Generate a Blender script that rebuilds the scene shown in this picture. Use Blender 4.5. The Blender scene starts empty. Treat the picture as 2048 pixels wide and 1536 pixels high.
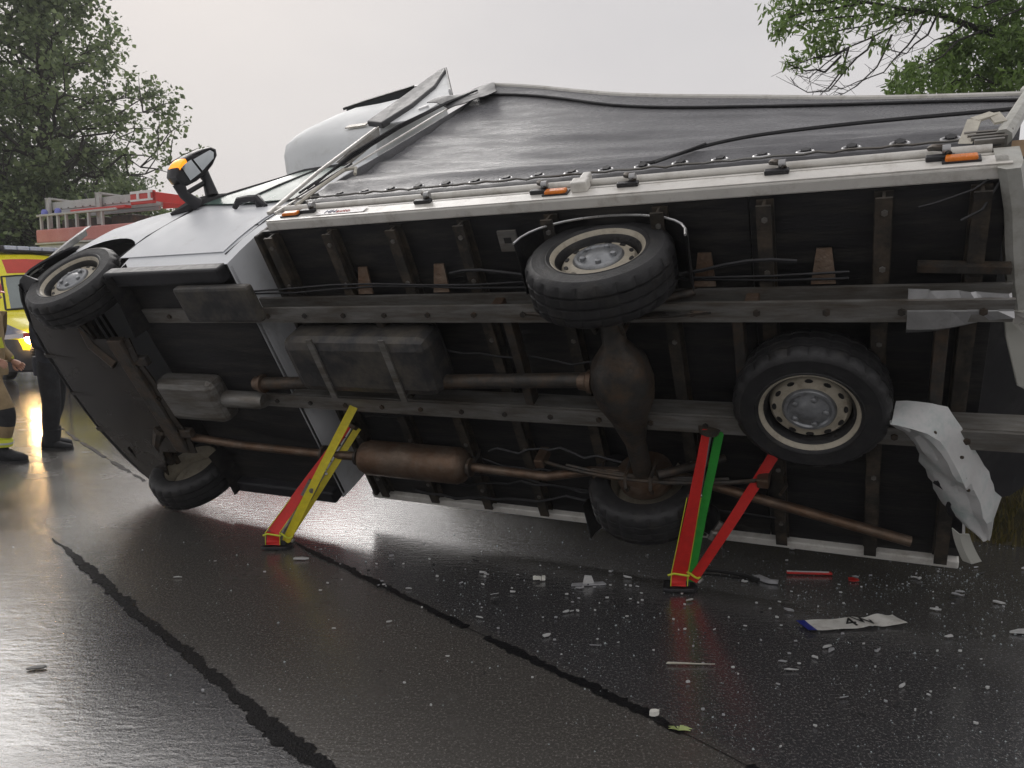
import bpy, bmesh, math, random
import numpy as np
from mathutils import Vector, Matrix, Quaternion, noise as mnoise
rad = math.radians
scene = bpy.context.scene
col = scene.collection

# ------------------------------------------------------------------ camera
F_PX = 1500.0 / 2048.0
cam_data = bpy.data.cameras.new('camera')
cam_data.sensor_width = 36.0
cam_data.lens = 36.0 * F_PX
cam_data.clip_start = 0.05
cam_data.clip_end = 2000.0
cam = bpy.data.objects.new('camera', cam_data)
cam.location = (0.0, 0.0, 1.6)
cam.rotation_euler = (rad(90.0) - math.atan(168.0 / 1500.0), 0.0, 0.0)
col.objects.link(cam)
scene.camera = cam

# ------------------------------------------------------------------ sky, sun, exposure
SUN_EL, SUN_AZ = 32.0, -25.0          # azimuth from +Y, positive to the right
world = bpy.data.worlds.new('World')
scene.world = world
world.use_nodes = True
wn, wl = world.node_tree.nodes, world.node_tree.links
wn.clear()
w_out = wn.new('ShaderNodeOutputWorld')
w_bg = wn.new('ShaderNodeBackground')
w_sky = wn.new('ShaderNodeTexSky')
w_sky.sky_type = 'NISHITA'
w_sky.sun_disc = False
w_sky.sun_elevation = rad(SUN_EL)
w_sky.sun_rotation = rad(SUN_AZ)
w_sky.air_density = 1.0
w_sky.dust_density = 6.0
w_tc = wn.new('ShaderNodeTexCoord')
w_map = wn.new('ShaderNodeMapping')
w_map.inputs['Scale'].default_value = (1.0, 1.0, 2.6)
w_noise = wn.new('ShaderNodeTexNoise')
w_noise.inputs['Scale'].default_value = 1.6
w_noise.inputs['Detail'].default_value = 5.0
w_noise.inputs['Roughness'].default_value = 0.55
w_ramp = wn.new('ShaderNodeValToRGB')      # the closed cloud deck
w_ramp.color_ramp.elements[0].position = 0.28
w_ramp.color_ramp.elements[0].color = (6.35, 6.2, 6.35, 1)
w_ramp.color_ramp.elements[1].position = 0.72
w_ramp.color_ramp.elements[1].color = (7.2, 6.98, 7.0, 1)
w_mix = wn.new('ShaderNodeMix')
w_mix.data_type = 'RGBA'
w_mix.inputs['Factor'].default_value = 0.96
wl.new(w_tc.outputs['Generated'], w_map.inputs['Vector'])
wl.new(w_map.outputs['Vector'], w_noise.inputs['Vector'])
wl.new(w_noise.outputs['Fac'], w_ramp.inputs['Fac'])
wl.new(w_sky.outputs['Color'], w_mix.inputs['A'])
wl.new(w_ramp.outputs['Color'], w_mix.inputs['B'])
wl.new(w_mix.outputs['Result'], w_bg.inputs['Color'])
w_bg.inputs['Strength'].default_value = 0.1
wl.new(w_bg.outputs['Background'], w_out.inputs['Surface'])

sun_d = bpy.data.lights.new('sun', 'SUN')
sun_d.energy = 1.5
sun_d.angle = rad(37.0)
sun_d.color = (1.0, 0.97, 0.94)
sun = bpy.data.objects.new('sun', sun_d)
_d = Vector((math.sin(rad(SUN_AZ)) * math.cos(rad(SUN_EL)), math.cos(rad(SUN_AZ)) * math.cos(rad(SUN_EL)), math.sin(rad(SUN_EL))))
sun.rotation_euler = _d.to_track_quat('Z', 'Y').to_euler()
col.objects.link(sun)

scene.view_settings.view_transform = 'Standard'
scene.view_settings.look = 'None'
scene.view_settings.exposure = 0.0
scene.view_settings.gamma = 1.0
scene.view_settings.use_curve_mapping = False
scene.render.engine = 'CYCLES'
scene.cycles.max_bounces = 4
scene.cycles.use_adaptive_sampling = True
scene.cycles.adaptive_threshold = 0.02
scene.cycles.use_denoising = True

# ------------------------------------------------------------------ helpers
def V(*a):
    return Vector(a if len(a) == 3 else a[0])

def tag(o, label=None, cat=None, group=None, kind=None):
    if label: o['label'] = label
    if cat: o['category'] = cat
    if group: o['group'] = group
    if kind: o['kind'] = kind
    return o

def empty(name, loc=(0, 0, 0), rz=0.0, parent=None):
    o = bpy.data.objects.new(name, None)
    o.empty_display_size = 0.2
    o.location = loc
    o.rotation_euler = (0, 0, rz)
    o.parent = parent
    col.objects.link(o)
    return o

def frame(d, up=Vector((0, 0, 1))):
    d = Vector(d).normalized()
    if abs(d.dot(up)) > 0.97:
        up = Vector((1, 0, 0)) if abs(d.x) < 0.9 else Vector((0, 1, 0))
    s = d.cross(up).normalized()
    return s, s.cross(d).normalized()

class MB:
    """Collects vertices and faces of one mesh."""
    def __init__(self):
        self.v, self.f, self.m, self.cur = [], [], [], 0
    def add(self, vs, fs):
        n = len(self.v)
        self.v += [tuple(p) for p in vs]
        for f in fs:
            self.f.append(tuple(n + i for i in f))
            self.m.append(self.cur)
        return self
    def box(self, lo, hi, ch=0.0):
        (x0, y0, z0), (x1, y1, z1) = lo, hi
        c = [(x0, y0, z0), (x1, y0, z0), (x1, y1, z0), (x0, y1, z0), (x0, y0, z1), (x1, y0, z1), (x1, y1, z1), (x0, y1, z1)]
        return self.add(c, [(3, 2, 1, 0), (4, 5, 6, 7), (0, 1, 5, 4), (1, 2, 6, 5), (2, 3, 7, 6), (3, 0, 4, 7)])
    def bar(self, p0, p1, w, h, up=Vector((0, 0, 1))):
        p0, p1 = Vector(p0), Vector(p1)
        s, u = frame(p1 - p0, Vector(up))
        c = []
        for p in (p0, p1):
            for a, b in ((-1, -1), (1, -1), (1, 1), (-1, 1)):
                c.append(p + s * (a * w / 2) + u * (b * h / 2))
        return self.add(c, [(3, 2, 1, 0), (4, 5, 6, 7), (0, 1, 5, 4), (1, 2, 6, 5), (2, 3, 7, 6), (3, 0, 4, 7)])
    def tube(self, path, r, n=8, cap=True):
        path = [Vector(p) for p in path]
        rs = r if isinstance(r, (list, tuple)) else [r] * len(path)
        vs, fs = [], []
        s = None
        for i, p in enumerate(path):
            d = (path[min(i + 1, len(path) - 1)] - path[max(i - 1, 0)])
            if d.length < 1e-9: d = Vector((0, 0, 1))
            d.normalize()
            if s is None:
                s, u = frame(d)
            else:
                s = (s - d * s.dot(d))
                if s.length < 1e-6: s, u = frame(d)
                s.normalize()
                u = s.cross(d)
            for k in range(n):
                a = 2 * math.pi * k / n
                vs.append(p + s * (math.cos(a) * rs[i]) + u * (math.sin(a) * rs[i]))
        for i in range(len(path) - 1):
            for k in range(n):
                a, b = i * n + k, i * n + (k + 1) % n
                fs.append((a, b, b + n, a + n))
        if cap:
            fs.append(tuple(range(n - 1, -1, -1)))
            fs.append(tuple((len(path) - 1) * n + k for k in range(n)))
        return self.add(vs, fs)
    def lathe(self, prof, c, axis, n=32, close=False, cap=True):
        """prof: (r, t) along axis from c."""
        axis = Vector(axis).normalized()
        c = Vector(c)
        s, u = frame(axis)
        vs, fs = [], []
        for r, t in prof:
            for k in range(n):
                a = 2 * math.pi * k / n
                vs.append(c + axis * t + s * (math.cos(a) * r) + u * (math.sin(a) * r))
        for i in range(len(prof) - 1):
            for k in range(n):
                a, b = i * n + k, i * n + (k + 1) % n
                fs.append((a, b, b + n, a + n))
        if close:
            i = len(prof) - 1
            for k in range(n):
                a, b = i * n + k, i * n + (k + 1) % n
                fs.append((a, b, (k + 1) % n, k))
        else:
            if cap and prof[0][0] > 1e-6: fs.append(tuple(range(n - 1, -1, -1)))
            if cap and prof[-1][0] > 1e-6: fs.append(tuple((len(prof) - 1) * n + k for k in range(n)))
        return self.add(vs, fs)
    def loft(self, secs, closed=False, caps=False):
        n = len(secs[0])
        vs = [p for s in secs for p in s]
        fs = []
        for i in range(len(secs) - 1):
            for k in range(n if closed else n - 1):
                a, b = i * n + k, i * n + (k + 1) % n
                fs.append((a, b, b + n, a + n))
        if caps:
            fs.append(tuple(range(n - 1, -1, -1)))
            fs.append(tuple((len(secs) - 1) * n + k for k in range(n)))
        return self.add(vs, fs)
    def prism(self, pts, off):
        """closed polygon pts extruded by the vector off."""
        off = Vector(off)
        n = len(pts)
        vs = [Vector(p) for p in pts] + [Vector(p) + off for p in pts]
        fs = [tuple(range(n - 1, -1, -1)), tuple(range(n, 2 * n))]
        for k in range(n):
            fs.append((k, (k + 1) % n, n + (k + 1) % n, n + k))
        return self.add(vs, fs)
    def shell(self, secs, thick):
        """loft with thickness: the second skin is offset along averaged normals."""
        m, n = len(secs), len(secs[0])
        P = [[Vector(p) for p in s] for s in secs]
        Q = []
        for i in range(m):
            row = []
            for k in range(n):
                du = P[min(i + 1, m - 1)][k] - P[max(i - 1, 0)][k]
                dv = P[i][min(k + 1, n - 1)] - P[i][max(k - 1, 0)]
                nn = du.cross(dv)
                nn = nn.normalized() if nn.length > 1e-9 else Vector((0, 0, 1))
                row.append(P[i][k] + nn * thick)
            Q.append(row)
        vs = [p for s in P for p in s] + [p for s in Q for p in s]
        o = m * n
        fs = []
        for i in range(m - 1):
            for k in range(n - 1):
                a = i * n + k
                fs.append((a, a + n, a + n + 1, a + 1))
                fs.append((o + a, o + a + 1, o + a + n + 1, o + a + n))
        for i in range(m - 1):
            for k in (0, n - 1):
                a = i * n + k
                fs.append((a, a + n, o + a + n, o + a))
        for k in range(n - 1):
            for i in (0, m - 1):
                a = i * n + k
                fs.append((a, a + 1, o + a + 1, o + a))
        return self.add(vs, fs)
    def build(self, name, mat, parent=None, smooth=False, bevel=0.0, kind=None, auto=None):
        me = bpy.data.meshes.new(name)
        me.from_pydata(self.v, [], self.f)
        mats = mat if isinstance(mat, (list, tuple)) else [mat]
        for m_ in mats: me.materials.append(m_)
        if len(mats) > 1:
            me.polygons.foreach_set('material_index', self.m)
        bm = bmesh.new(); bm.from_mesh(me)
        bmesh.ops.remove_doubles(bm, verts=bm.verts, dist=1e-5)
        bmesh.ops.recalc_face_normals(bm, faces=bm.faces)
        bm.to_mesh(me); bm.free()
        if smooth:
            me.polygons.foreach_set('use_smooth', [True] * len(me.polygons))
            try: me.set_sharp_from_angle(angle=rad(auto or 40))
            except Exception: pass
        o = bpy.data.objects.new(name, me)
        o.parent = parent
        col.objects.link(o)
        if bevel:
            b = o.modifiers.new('bevel', 'BEVEL')
            b.width = bevel; b.segments = 2; b.limit_method = 'ANGLE'; b.angle_limit = rad(35)
        if kind: o['kind'] = kind
        return o

def text_mesh(name, body, size, mat, parent, matrix, extrude=0.001, align='CENTER'):
    cu = bpy.data.curves.new(name, 'FONT')
    cu.body = body; cu.size = size; cu.extrude = extrude
    cu.align_x = align; cu.align_y = 'CENTER'
    tmp = bpy.data.objects.new(name, cu)
    col.objects.link(tmp)
    dg = bpy.context.evaluated_depsgraph_get()
    me = bpy.data.meshes.new_from_object(tmp.evaluated_get(dg))
    bpy.data.objects.remove(tmp)
    me.transform(matrix)
    me.materials.clear(); me.materials.append(mat)
    o = bpy.data.objects.new(name, me)
    o.parent = parent
    col.objects.link(o)
    return o

def axes(origin, x, y):
    x = Vector(x).normalized(); y = Vector(y)
    y = (y - x * y.dot(x)).normalized(); z = x.cross(y)
    m = Matrix((x, y, z)).transposed().to_4x4()
    m.translation = Vector(origin)
    return m

# ------------------------------------------------------------------ materials
def pm(name, c, rough=0.5, metal=0.0, var=0.18, ns=6.0, c2=None, bump=0.0, bs=80.0, spec=0.5, rvar=0.12,
       dirt=None, coat=0.0, emit=None, es=0.0, trans=0.0, alpha=1.0, ior=1.45, stretch=None, coord='Object'):
    """A procedural surface: colour and roughness broken up by noise, optional stains and fine relief."""
    m = bpy.data.materials.new(name)
    m.use_nodes = True
    N, L = m.node_tree.nodes, m.node_tree.links
    P = N['Principled BSDF']
    tc = N.new('ShaderNodeTexCoord')
    vec = tc.outputs[coord]
    if stretch:
        mp = N.new('ShaderNodeMapping'); mp.inputs['Scale'].default_value = stretch
        L.new(vec, mp.inputs['Vector']); vec = mp.outputs['Vector']
    n1 = N.new('ShaderNodeTexNoise')
    n1.inputs['Scale'].default_value = ns; n1.inputs['Detail'].default_value = 6; n1.inputs['Roughness'].default_value = 0.6
    L.new(vec, n1.inputs['Vector'])
    lo = tuple(max(0, x * (1 - var)) for x in c); hi = tuple(x * (1 + var) for x in c) if c2 is None else c2
    r = N.new('ShaderNodeValToRGB')
    r.color_ramp.elements[0].position = 0.3; r.color_ramp.elements[0].color = (*lo, 1)
    r.color_ramp.elements[1].position = 0.7; r.color_ramp.elements[1].color = (*hi, 1)
    L.new(n1.outputs['Fac'], r.inputs['Fac'])
    cout = r.outputs['Color']
    if dirt:
        dc, amt, ds = dirt
        n3 = N.new('ShaderNodeTexNoise'); n3.inputs['Scale'].default_value = ds; n3.inputs['Detail'].default_value = 8; n3.inputs['Roughness'].default_value = 0.7
        L.new(vec, n3.inputs['Vector'])
        rr = N.new('ShaderNodeMapRange'); rr.inputs['From Min'].default_value = 0.62 - 0.25 * amt; rr.inputs['From Max'].default_value = 0.75
        rr.inputs['To Max'].default_value = min(1, amt * 1.3)
        L.new(n3.outputs['Fac'], rr.inputs['Value'])
        mx = N.new('ShaderNodeMix'); mx.data_type = 'RGBA'
        L.new(rr.outputs['Result'], mx.inputs['Factor']); L.new(cout, mx.inputs['A']); mx.inputs['B'].default_value = (*dc, 1)
        cout = mx.outputs['Result']
    L.new(cout, P.inputs['Base Color'])
    mr = N.new('ShaderNodeMapRange')
    mr.inputs['To Min'].default_value = max(0.02, rough - rvar); mr.inputs['To Max'].default_value = min(1, rough + rvar)
    n2 = N.new('ShaderNodeTexNoise'); n2.inputs['Scale'].default_value = ns * 2.7; n2.inputs['Detail'].default_value = 5
    L.new(vec, n2.inputs['Vector']); L.new(n2.outputs['Fac'], mr.inputs['Value']); L.new(mr.outputs['Result'], P.inputs['Roughness'])
    P.inputs['Metallic'].default_value = metal
    P.inputs['Specular IOR Level'].default_value = spec
    P.inputs['IOR'].default_value = ior
    if coat: P.inputs['Coat Weight'].default_value = coat; P.inputs['Coat Roughness'].default_value = 0.06
    if trans: P.inputs['Transmission Weight'].default_value = trans
    if alpha < 1: P.inputs['Alpha'].default_value = alpha
    if emit: P.inputs['Emission Color'].default_value = (*emit, 1); P.inputs['Emission Strength'].default_value = es
    if bump:
        nb = N.new('ShaderNodeTexNoise'); nb.inputs['Scale'].default_value = bs; nb.inputs['Detail'].default_value = 4
        L.new(vec, nb.inputs['Vector'])
        b = N.new('ShaderNodeBump'); b.inputs['Strength'].default_value = bump; b.inputs['Distance'].default_value = 0.01
        L.new(nb.outputs['Fac'], b.inputs['Height']); L.new(b.outputs['Normal'], P.inputs['Normal'])
    return m

M = {}
M['white_paint'] = pm('white_paint', (0.7, 0.72, 0.74), 0.5, var=0.04, ns=3, spec=0.15, dirt=((0.35, 0.33, 0.3), 0.25, 5))
M['pod_white'] = pm('pod_white', (0.78, 0.8, 0.8), 0.55, var=0.04, ns=3, spec=0.12, dirt=((0.4, 0.38, 0.33), 0.3, 4))
M['pod_grey'] = pm('pod_grey', (0.6, 0.6, 0.54), 0.4, var=0.06, ns=3, dirt=((0.3, 0.28, 0.22), 0.3, 4))
M['rail_white'] = pm('rail_white', (0.72, 0.7, 0.65), 0.35, var=0.08, ns=7, dirt=((0.3, 0.26, 0.2), 0.5, 9))
M['sill_grey'] = pm('sill_grey', (0.5, 0.5, 0.46), 0.45, var=0.15, ns=9, dirt=((0.2, 0.18, 0.14), 0.7, 9), bump=0.3, bs=30)
M['black_plastic'] = pm('black_plastic', (0.022, 0.022, 0.025), 0.42, var=0.3, ns=9, bump=0.15, bs=240)
M['dark_flap'] = pm('dark_flap', (0.045, 0.045, 0.048), 0.5, var=0.2, ns=6, bump=0.2, bs=120)
M['undertray'] = pm('undertray', (0.017, 0.013, 0.010), 0.25, var=0.3, ns=2, c2=(0.03, 0.023, 0.016), bump=0.15, bs=20, dirt=((0.06, 0.05, 0.038), 0.3, 9))
M['rubber'] = pm('rubber', (0.02, 0.02, 0.021), 0.5, var=0.35, ns=14, dirt=((0.07, 0.062, 0.05), 0.35, 9), bump=0.2, bs=120)
M['steel_cream'] = pm('steel_cream', (0.42, 0.38, 0.3), 0.4, var=0.15, ns=8, dirt=((0.1, 0.07, 0.045), 0.5, 14))
M['hub_silver'] = pm('hub_silver', (0.3, 0.31, 0.32), 0.35, metal=0.6, var=0.25, ns=12, dirt=((0.05, 0.045, 0.04), 0.5, 16))
M['steel_dark'] = pm('steel_dark', (0.05, 0.047, 0.043), 0.5, metal=0.4, var=0.4, ns=9, dirt=((0.13, 0.085, 0.05), 0.75, 7), bump=0.4, bs=45)
M['steel_galv'] = pm('steel_galv', (0.24, 0.235, 0.22), 0.42, metal=0.55, var=0.25, ns=7, dirt=((0.10, 0.075, 0.05), 0.8, 6), bump=0.25, bs=40, stretch=(0.5, 3, 3))
M['member'] = pm('member', (0.034, 0.031, 0.027), 0.55, metal=0.2, var=0.35, ns=8, dirt=((0.13, 0.10, 0.07), 0.7, 7), bump=0.35, bs=45)
M['plywood_black'] = pm('plywood_black', (0.009, 0.009, 0.0105), 0.5, var=0.5, ns=3, c2=(0.016, 0.016, 0.018), dirt=((0.055, 0.05, 0.042), 0.6, 4), bump=0.3, bs=30, stretch=(0.6, 4, 4))
M['alu'] = pm('alu', (0.42, 0.42, 0.42), 0.35, metal=0.8, var=0.2, ns=9, dirt=((0.12, 0.11, 0.1), 0.4, 11))
M['exhaust'] = pm('exhaust', (0.16, 0.12, 0.09), 0.5, metal=0.7, var=0.4, ns=9, dirt=((0.14, 0.07, 0.035), 0.8, 6), bump=0.4, bs=50)
M['tank'] = pm('tank', (0.035, 0.035, 0.037), 0.45, var=0.3, ns=5, dirt=((0.12, 0.105, 0.08), 0.8, 5), bump=0.35, bs=35)
M['glass_green'] = pm('glass_green', (0.10, 0.15, 0.135), 0.25, var=0.25, ns=3, c2=(0.17, 0.25, 0.22), spec=0.06, rvar=0.1)
M['glass_dark'] = pm('glass_dark', (0.03, 0.035, 0.04), 0.06, var=0.3, ns=3, spec=0.8, rvar=0.03)
M['mirror_glass'] = pm('mirror_glass', (0.75, 0.78, 0.8), 0.04, metal=1.0, var=0.05, ns=3, rvar=0.02)
M['orange_lit'] = pm('orange_lit', (0.9, 0.35, 0.03), 0.3, var=0.1, emit=(1.0, 0.3, 0.01), es=1.2)
M['orange_lens'] = pm('orange_lens', (0.75, 0.2, 0.015), 0.25, var=0.15, ns=30, spec=0.6)
M['white_gloss'] = pm('white_gloss', (0.8, 0.8, 0.8), 0.25, var=0.04)
M['cable_black'] = pm('cable_black', (0.015, 0.015, 0.017), 0.45, var=0.3, ns=30)
M['steel_bright'] = pm('steel_bright', (0.55, 0.55, 0.55), 0.3, metal=0.9, var=0.15, ns=20)
M['strap_cream'] = pm('strap_cream', (0.55, 0.52, 0.44), 0.7, var=0.15, ns=30, bump=0.3, bs=300)
M['sticker_white'] = pm('sticker_white', (0.75, 0.73, 0.72), 0.4, var=0.08, ns=20, dirt=((0.45, 0.36, 0.32), 0.5, 25))
M['ink_blue'] = pm('ink_blue', (0.03, 0.035, 0.12), 0.5, var=0.1)
M['ink_red'] = pm('ink_red', (0.45, 0.06, 0.05), 0.5, var=0.1)
M['ink_black'] = pm('ink_black', (0.015, 0.015, 0.015), 0.5, var=0.1)
M['carton'] = pm('carton', (0.3, 0.2, 0.11), 0.75, var=0.12, ns=5, dirt=((0.18, 0.12, 0.07), 0.3, 6))
M['crumpled'] = pm('crumpled', (0.55, 0.55, 0.54), 0.38, var=0.12, ns=6, dirt=((0.14, 0.25, 0.23), 0.55, 6), bump=0.5, bs=14)

# curtain: wet grey PVC; rain runs along its folds, highlights painted in as paler streaks
def curtain_material():
    m = bpy.data.materials.new('wet_grey_tarpaulin'); m.use_nodes = True
    N, L = m.node_tree.nodes, m.node_tree.links
    P = N['Principled BSDF']
    tc = N.new('ShaderNodeTexCoord')
    mp = N.new('ShaderNodeMapping'); mp.inputs['Scale'].default_value = (0.9, 5.0, 5.0); mp.inputs['Rotation'].default_value = (0, rad(-3), 0)
    L.new(tc.outputs['Object'], mp.inputs['Vector'])
    n1 = N.new('ShaderNodeTexNoise'); n1.inputs['Scale'].default_value = 2.6; n1.inputs['Detail'].default_value = 10; n1.inputs['Roughness'].default_value = 0.68
    L.new(mp.outputs['Vector'], n1.inputs['Vector'])
    n2 = N.new('ShaderNodeTexNoise'); n2.inputs['Scale'].default_value = 38; n2.inputs['Detail'].default_value = 5; n2.inputs['Roughness'].default_value = 0.7
    L.new(mp.outputs['Vector'], n2.inputs['Vector'])
    r = N.new('ShaderNodeValToRGB')
    r.color_ramp.elements[0].position = 0.35; r.color_ramp.elements[0].color = (0.125, 0.125, 0.133, 1)
    r.color_ramp.elements[1].position = 0.66; r.color_ramp.elements[1].color = (0.21, 0.21, 0.218, 1)
    L.new(n1.outputs['Fac'], r.inputs['Fac']); L.new(r.outputs['Color'], P.inputs['Base Color'])
    mu = N.new('ShaderNodeMath'); mu.operation = 'MULTIPLY'
    L.new(n1.outputs['Fac'], mu.inputs[0]); L.new(n2.outputs['Fac'], mu.inputs[1])
    mr = N.new('ShaderNodeMapRange'); mr.inputs['From Min'].default_value = 0.2; mr.inputs['From Max'].default_value = 0.33
    mr.inputs['To Min'].default_value = 0.45; mr.inputs['To Max'].default_value = 0.18
    L.new(mu.outputs[0], mr.inputs['Value']); L.new(mr.outputs['Result'], P.inputs['Roughness'])
    P.inputs['Specular IOR Level'].default_value = 0.6
    b = N.new('ShaderNodeBump'); b.inputs['Strength'].default_value = 0.4; b.inputs['Distance'].default_value = 0.01
    ad = N.new('ShaderNodeMath'); ad.operation = 'ADD'
    L.new(n1.outputs['Fac'], ad.inputs[0]); L.new(n2.outputs['Fac'], ad.inputs[1])
    L.new(ad.outputs[0], b.inputs['Height']); L.new(b.outputs['Normal'], P.inputs['Normal'])
    return m
M['curtain'] = curtain_material()
M['curtain_dark'] = pm('dark_tarpaulin', (0.03, 0.03, 0.034), 0.45, var=0.3, ns=5, bump=0.3, bs=20)
M['load_shade'] = pm('load_space_shade', (0.02, 0.02, 0.022), 0.6, var=0.3, ns=5, bump=0.3, bs=20)  # near-black colour painted for the shade inside the load space
# ------------------------------------------------------------------ ground and road
SEAM_N = Vector((0.7215, 0.6925, 0.0))

def road_material():
    m = bpy.data.materials.new('wet_asphalt'); m.use_nodes = True
    N, L = m.node_tree.nodes, m.node_tree.links
    P = N['Principled BSDF']
    g = N.new('ShaderNodeNewGeometry')
    pos = g.outputs['Position']
    dot = N.new('ShaderNodeVectorMath'); dot.operation = 'DOT_PRODUCT'; dot.inputs[1].default_value = SEAM_N
    L.new(pos, dot.inputs[0])
    wob = N.new('ShaderNodeTexNoise'); wob.inputs['Scale'].default_value = 1.5; L.new(pos, wob.inputs['Vector'])
    def math_(op, a, b):
        n = N.new('ShaderNodeMath'); n.operation = op
        for i, x in enumerate((a, b)):
            if hasattr(x, 'links') or hasattr(x, 'is_output'): L.new(x, n.inputs[i])
            else: n.inputs[i].default_value = x
        return n.outputs[0]
    def mrange(x, a, b, c=0.0, d=1.0):
        n = N.new('ShaderNodeMapRange'); n.inputs['From Min'].default_value = a; n.inputs['From Max'].default_value = b
        n.inputs['To Min'].default_value = c; n.inputs['To Max'].default_value = d
        L.new(x, n.inputs['Value']); return n.outputs['Result']
    def mixc(f, a, b):
        n = N.new('ShaderNodeMix'); n.data_type = 'RGBA'
        L.new(f, n.inputs['Factor'])
        for k, x in (('A', a), ('B', b)):
            if isinstance(x, tuple): n.inputs[k].default_value = (*x, 1)
            else: L.new(x, n.inputs[k])
        return n.outputs['Result']
    def mixf(f, a, b):
        n = N.new('ShaderNodeMix'); n.data_type = 'FLOAT'
        L.new(f, n.inputs['Factor'])
        for k, x in (('A', a), ('B', b)):
            if isinstance(x, (int, float)): n.inputs[k].default_value = x
            else: L.new(x, n.inputs[k])
        return n.outputs['Result']
    t = math_('ADD', dot.outputs['Value'], mrange(wob.outputs['Fac'], 0, 1, -0.06, 0.06))
    left = mrange(t, 1.24, 1.14)                 # the old carriageway strip
    right = mrange(t, 2.24, 2.36)                # the newer strip below the van
    # aggregate
    ag = N.new('ShaderNodeTexVoronoi'); ag.inputs['Scale'].default_value = 125.0; L.new(pos, ag.inputs['Vector'])
    fine = N.new('ShaderNodeTexNoise'); fine.inputs['Scale'].default_value = 85.0; fine.inputs['Detail'].default_value = 4; fine.inputs['Roughness'].default_value = 0.8
    L.new(pos, fine.inputs['Vector'])
    patch = N.new('ShaderNodeTexNoise'); patch.inputs['Scale'].default_value = 1.1; patch.inputs['Detail'].default_value = 7; patch.inputs['Roughness'].default_value = 0.62
    L.new(pos, patch.inputs['Vector'])
    mpw = N.new('ShaderNodeMapping'); mpw.inputs['Scale'].default_value = (0.45, 1.0, 1.0); mpw.inputs['Rotation'].default_value = (0, 0, rad(6))
    L.new(pos, mpw.inputs['Vector'])
    pud = N.new('ShaderNodeTexNoise'); pud.inputs['Scale'].default_value = 2.3; pud.inputs['Detail'].default_value = 9; pud.inputs['Roughness'].default_value = 0.6
    L.new(mpw.outputs['Vector'], pud.inputs['Vector'])
    rip = N.new('ShaderNodeTexNoise'); rip.inputs['Scale'].default_value = 34.0; rip.inputs['Detail'].default_value = 3
    L.new(mpw.outputs['Vector'], rip.inputs['Vector'])
    # colours
    base = mixc(left, (0.078, 0.073, 0.066), (0.06, 0.06, 0.064))
    base = mixc(right, base, (0.05, 0.05, 0.053))
    stone = mrange(fine.outputs['Fac'], 0.54, 0.64)
    lightc = mixc(stone, base, (0.27, 0.255, 0.235))
    base2 = mixc(mrange(patch.outputs['Fac'], 0.2, 0.6, 0.45, 1.0), base, lightc)
    L.new(base2, P.inputs['Base Color'])
    # water film
    wetl = mrange(pud.outputs['Fac'], 0.44, 0.58)
    film = mixf(left, mrange(patch.outputs['Fac'], 0.35, 0.7, 0.35, 0.85), mrange(wetl, 0.0, 1.0, 0.7, 1.0))
    film = mixf(right, film, mrange(patch.outputs['Fac'], 0.35, 0.6, 0.75, 1.0))
    rough = mixf(film, 0.36, 0.16)
    L.new(rough, P.inputs['Roughness'])
    P.inputs['Specular IOR Level'].default_value = 0.6
    P.inputs['IOR'].default_value = 1.5
    L.new(film, P.inputs['Coat Weight']); P.inputs['Coat IOR'].default_value = 1.6; P.inputs['Coat Roughness'].default_value = 0.05
    # relief
    h = math_('ADD', math_('MULTIPLY', ag.outputs['Distance'], 0.55), math_('MULTIPLY', fine.outputs['Fac'], 0.9))
    h = math_('MULTIPLY', h, mixf(film, 1.0, 0.55))
    h2 = math_('ADD', h, math_('MULTIPLY', rip.outputs['Fac'], 0.9))
    b = N.new('ShaderNodeBump'); b.inputs['Strength'].default_value = 0.6; b.inputs['Distance'].default_value = 0.0045
    bc = N.new('ShaderNodeBump'); bc.inputs['Strength'].default_value = 0.5; bc.inputs['Distance'].default_value = 0.003
    L.new(math_('ADD', math_('MULTIPLY', rip.outputs['Fac'], 1.0), math_('MULTIPLY', fine.outputs['Fac'], mixf(left, 0.3, 0.45))), bc.inputs['Height']); L.new(bc.outputs['Normal'], P.inputs['Coat Normal'])
    L.new(h2, b.inputs['Height']); L.new(b.outputs['Normal'], P.inputs['Normal'])
    return m

M['road'] = road_material()
M['tar'] = pm('tar', (0.006, 0.006, 0.007), 0.55, var=0.4, ns=30, spec=0.25, bump=1.0, bs=110, rvar=0.3)
M['soil'] = pm('soil', (0.05, 0.055, 0.025), 0.9, var=0.4, ns=1.5, c2=(0.09, 0.075, 0.04), bump=0.6, bs=6, coord='Generated')
M['bank'] = pm('bank', (0.045, 0.045, 0.02), 0.9, var=0.4, ns=3, c2=(0.085, 0.07, 0.035), bump=0.8, bs=14)

g = MB(); g.add([(-900, -900, -0.02), (900, -900, -0.02), (900, 900, -0.02), (-900, 900, -0.02)], [(0, 1, 2, 3)])
tag(g.build('ground', M['soil']), kind='structure')

# van pose (solved from the picture's perspective; metres)
VF = Vector((-0.89947, 0.43676, -0.01396)); VL = Vector((-0.23638, -0.45943, 0.85618)); VU = Vector((0.36753, 0.77341, 0.51648))
VO = Vector((-3.65, 5.54, 0.76))
def W(b, l, u):                      # a point of the van (behind bumper, left, up) in the world
    return VO - VF * b + VL * l + VU * u
RD = Vector((-0.9, 0.436, 0.0)); RP = Vector((0.436, 0.9, 0.0))   # along the verge, away from the road
BASE = Vector((3.27, 4.78, 0.0))                                  # a point of the road's far edge

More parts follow.
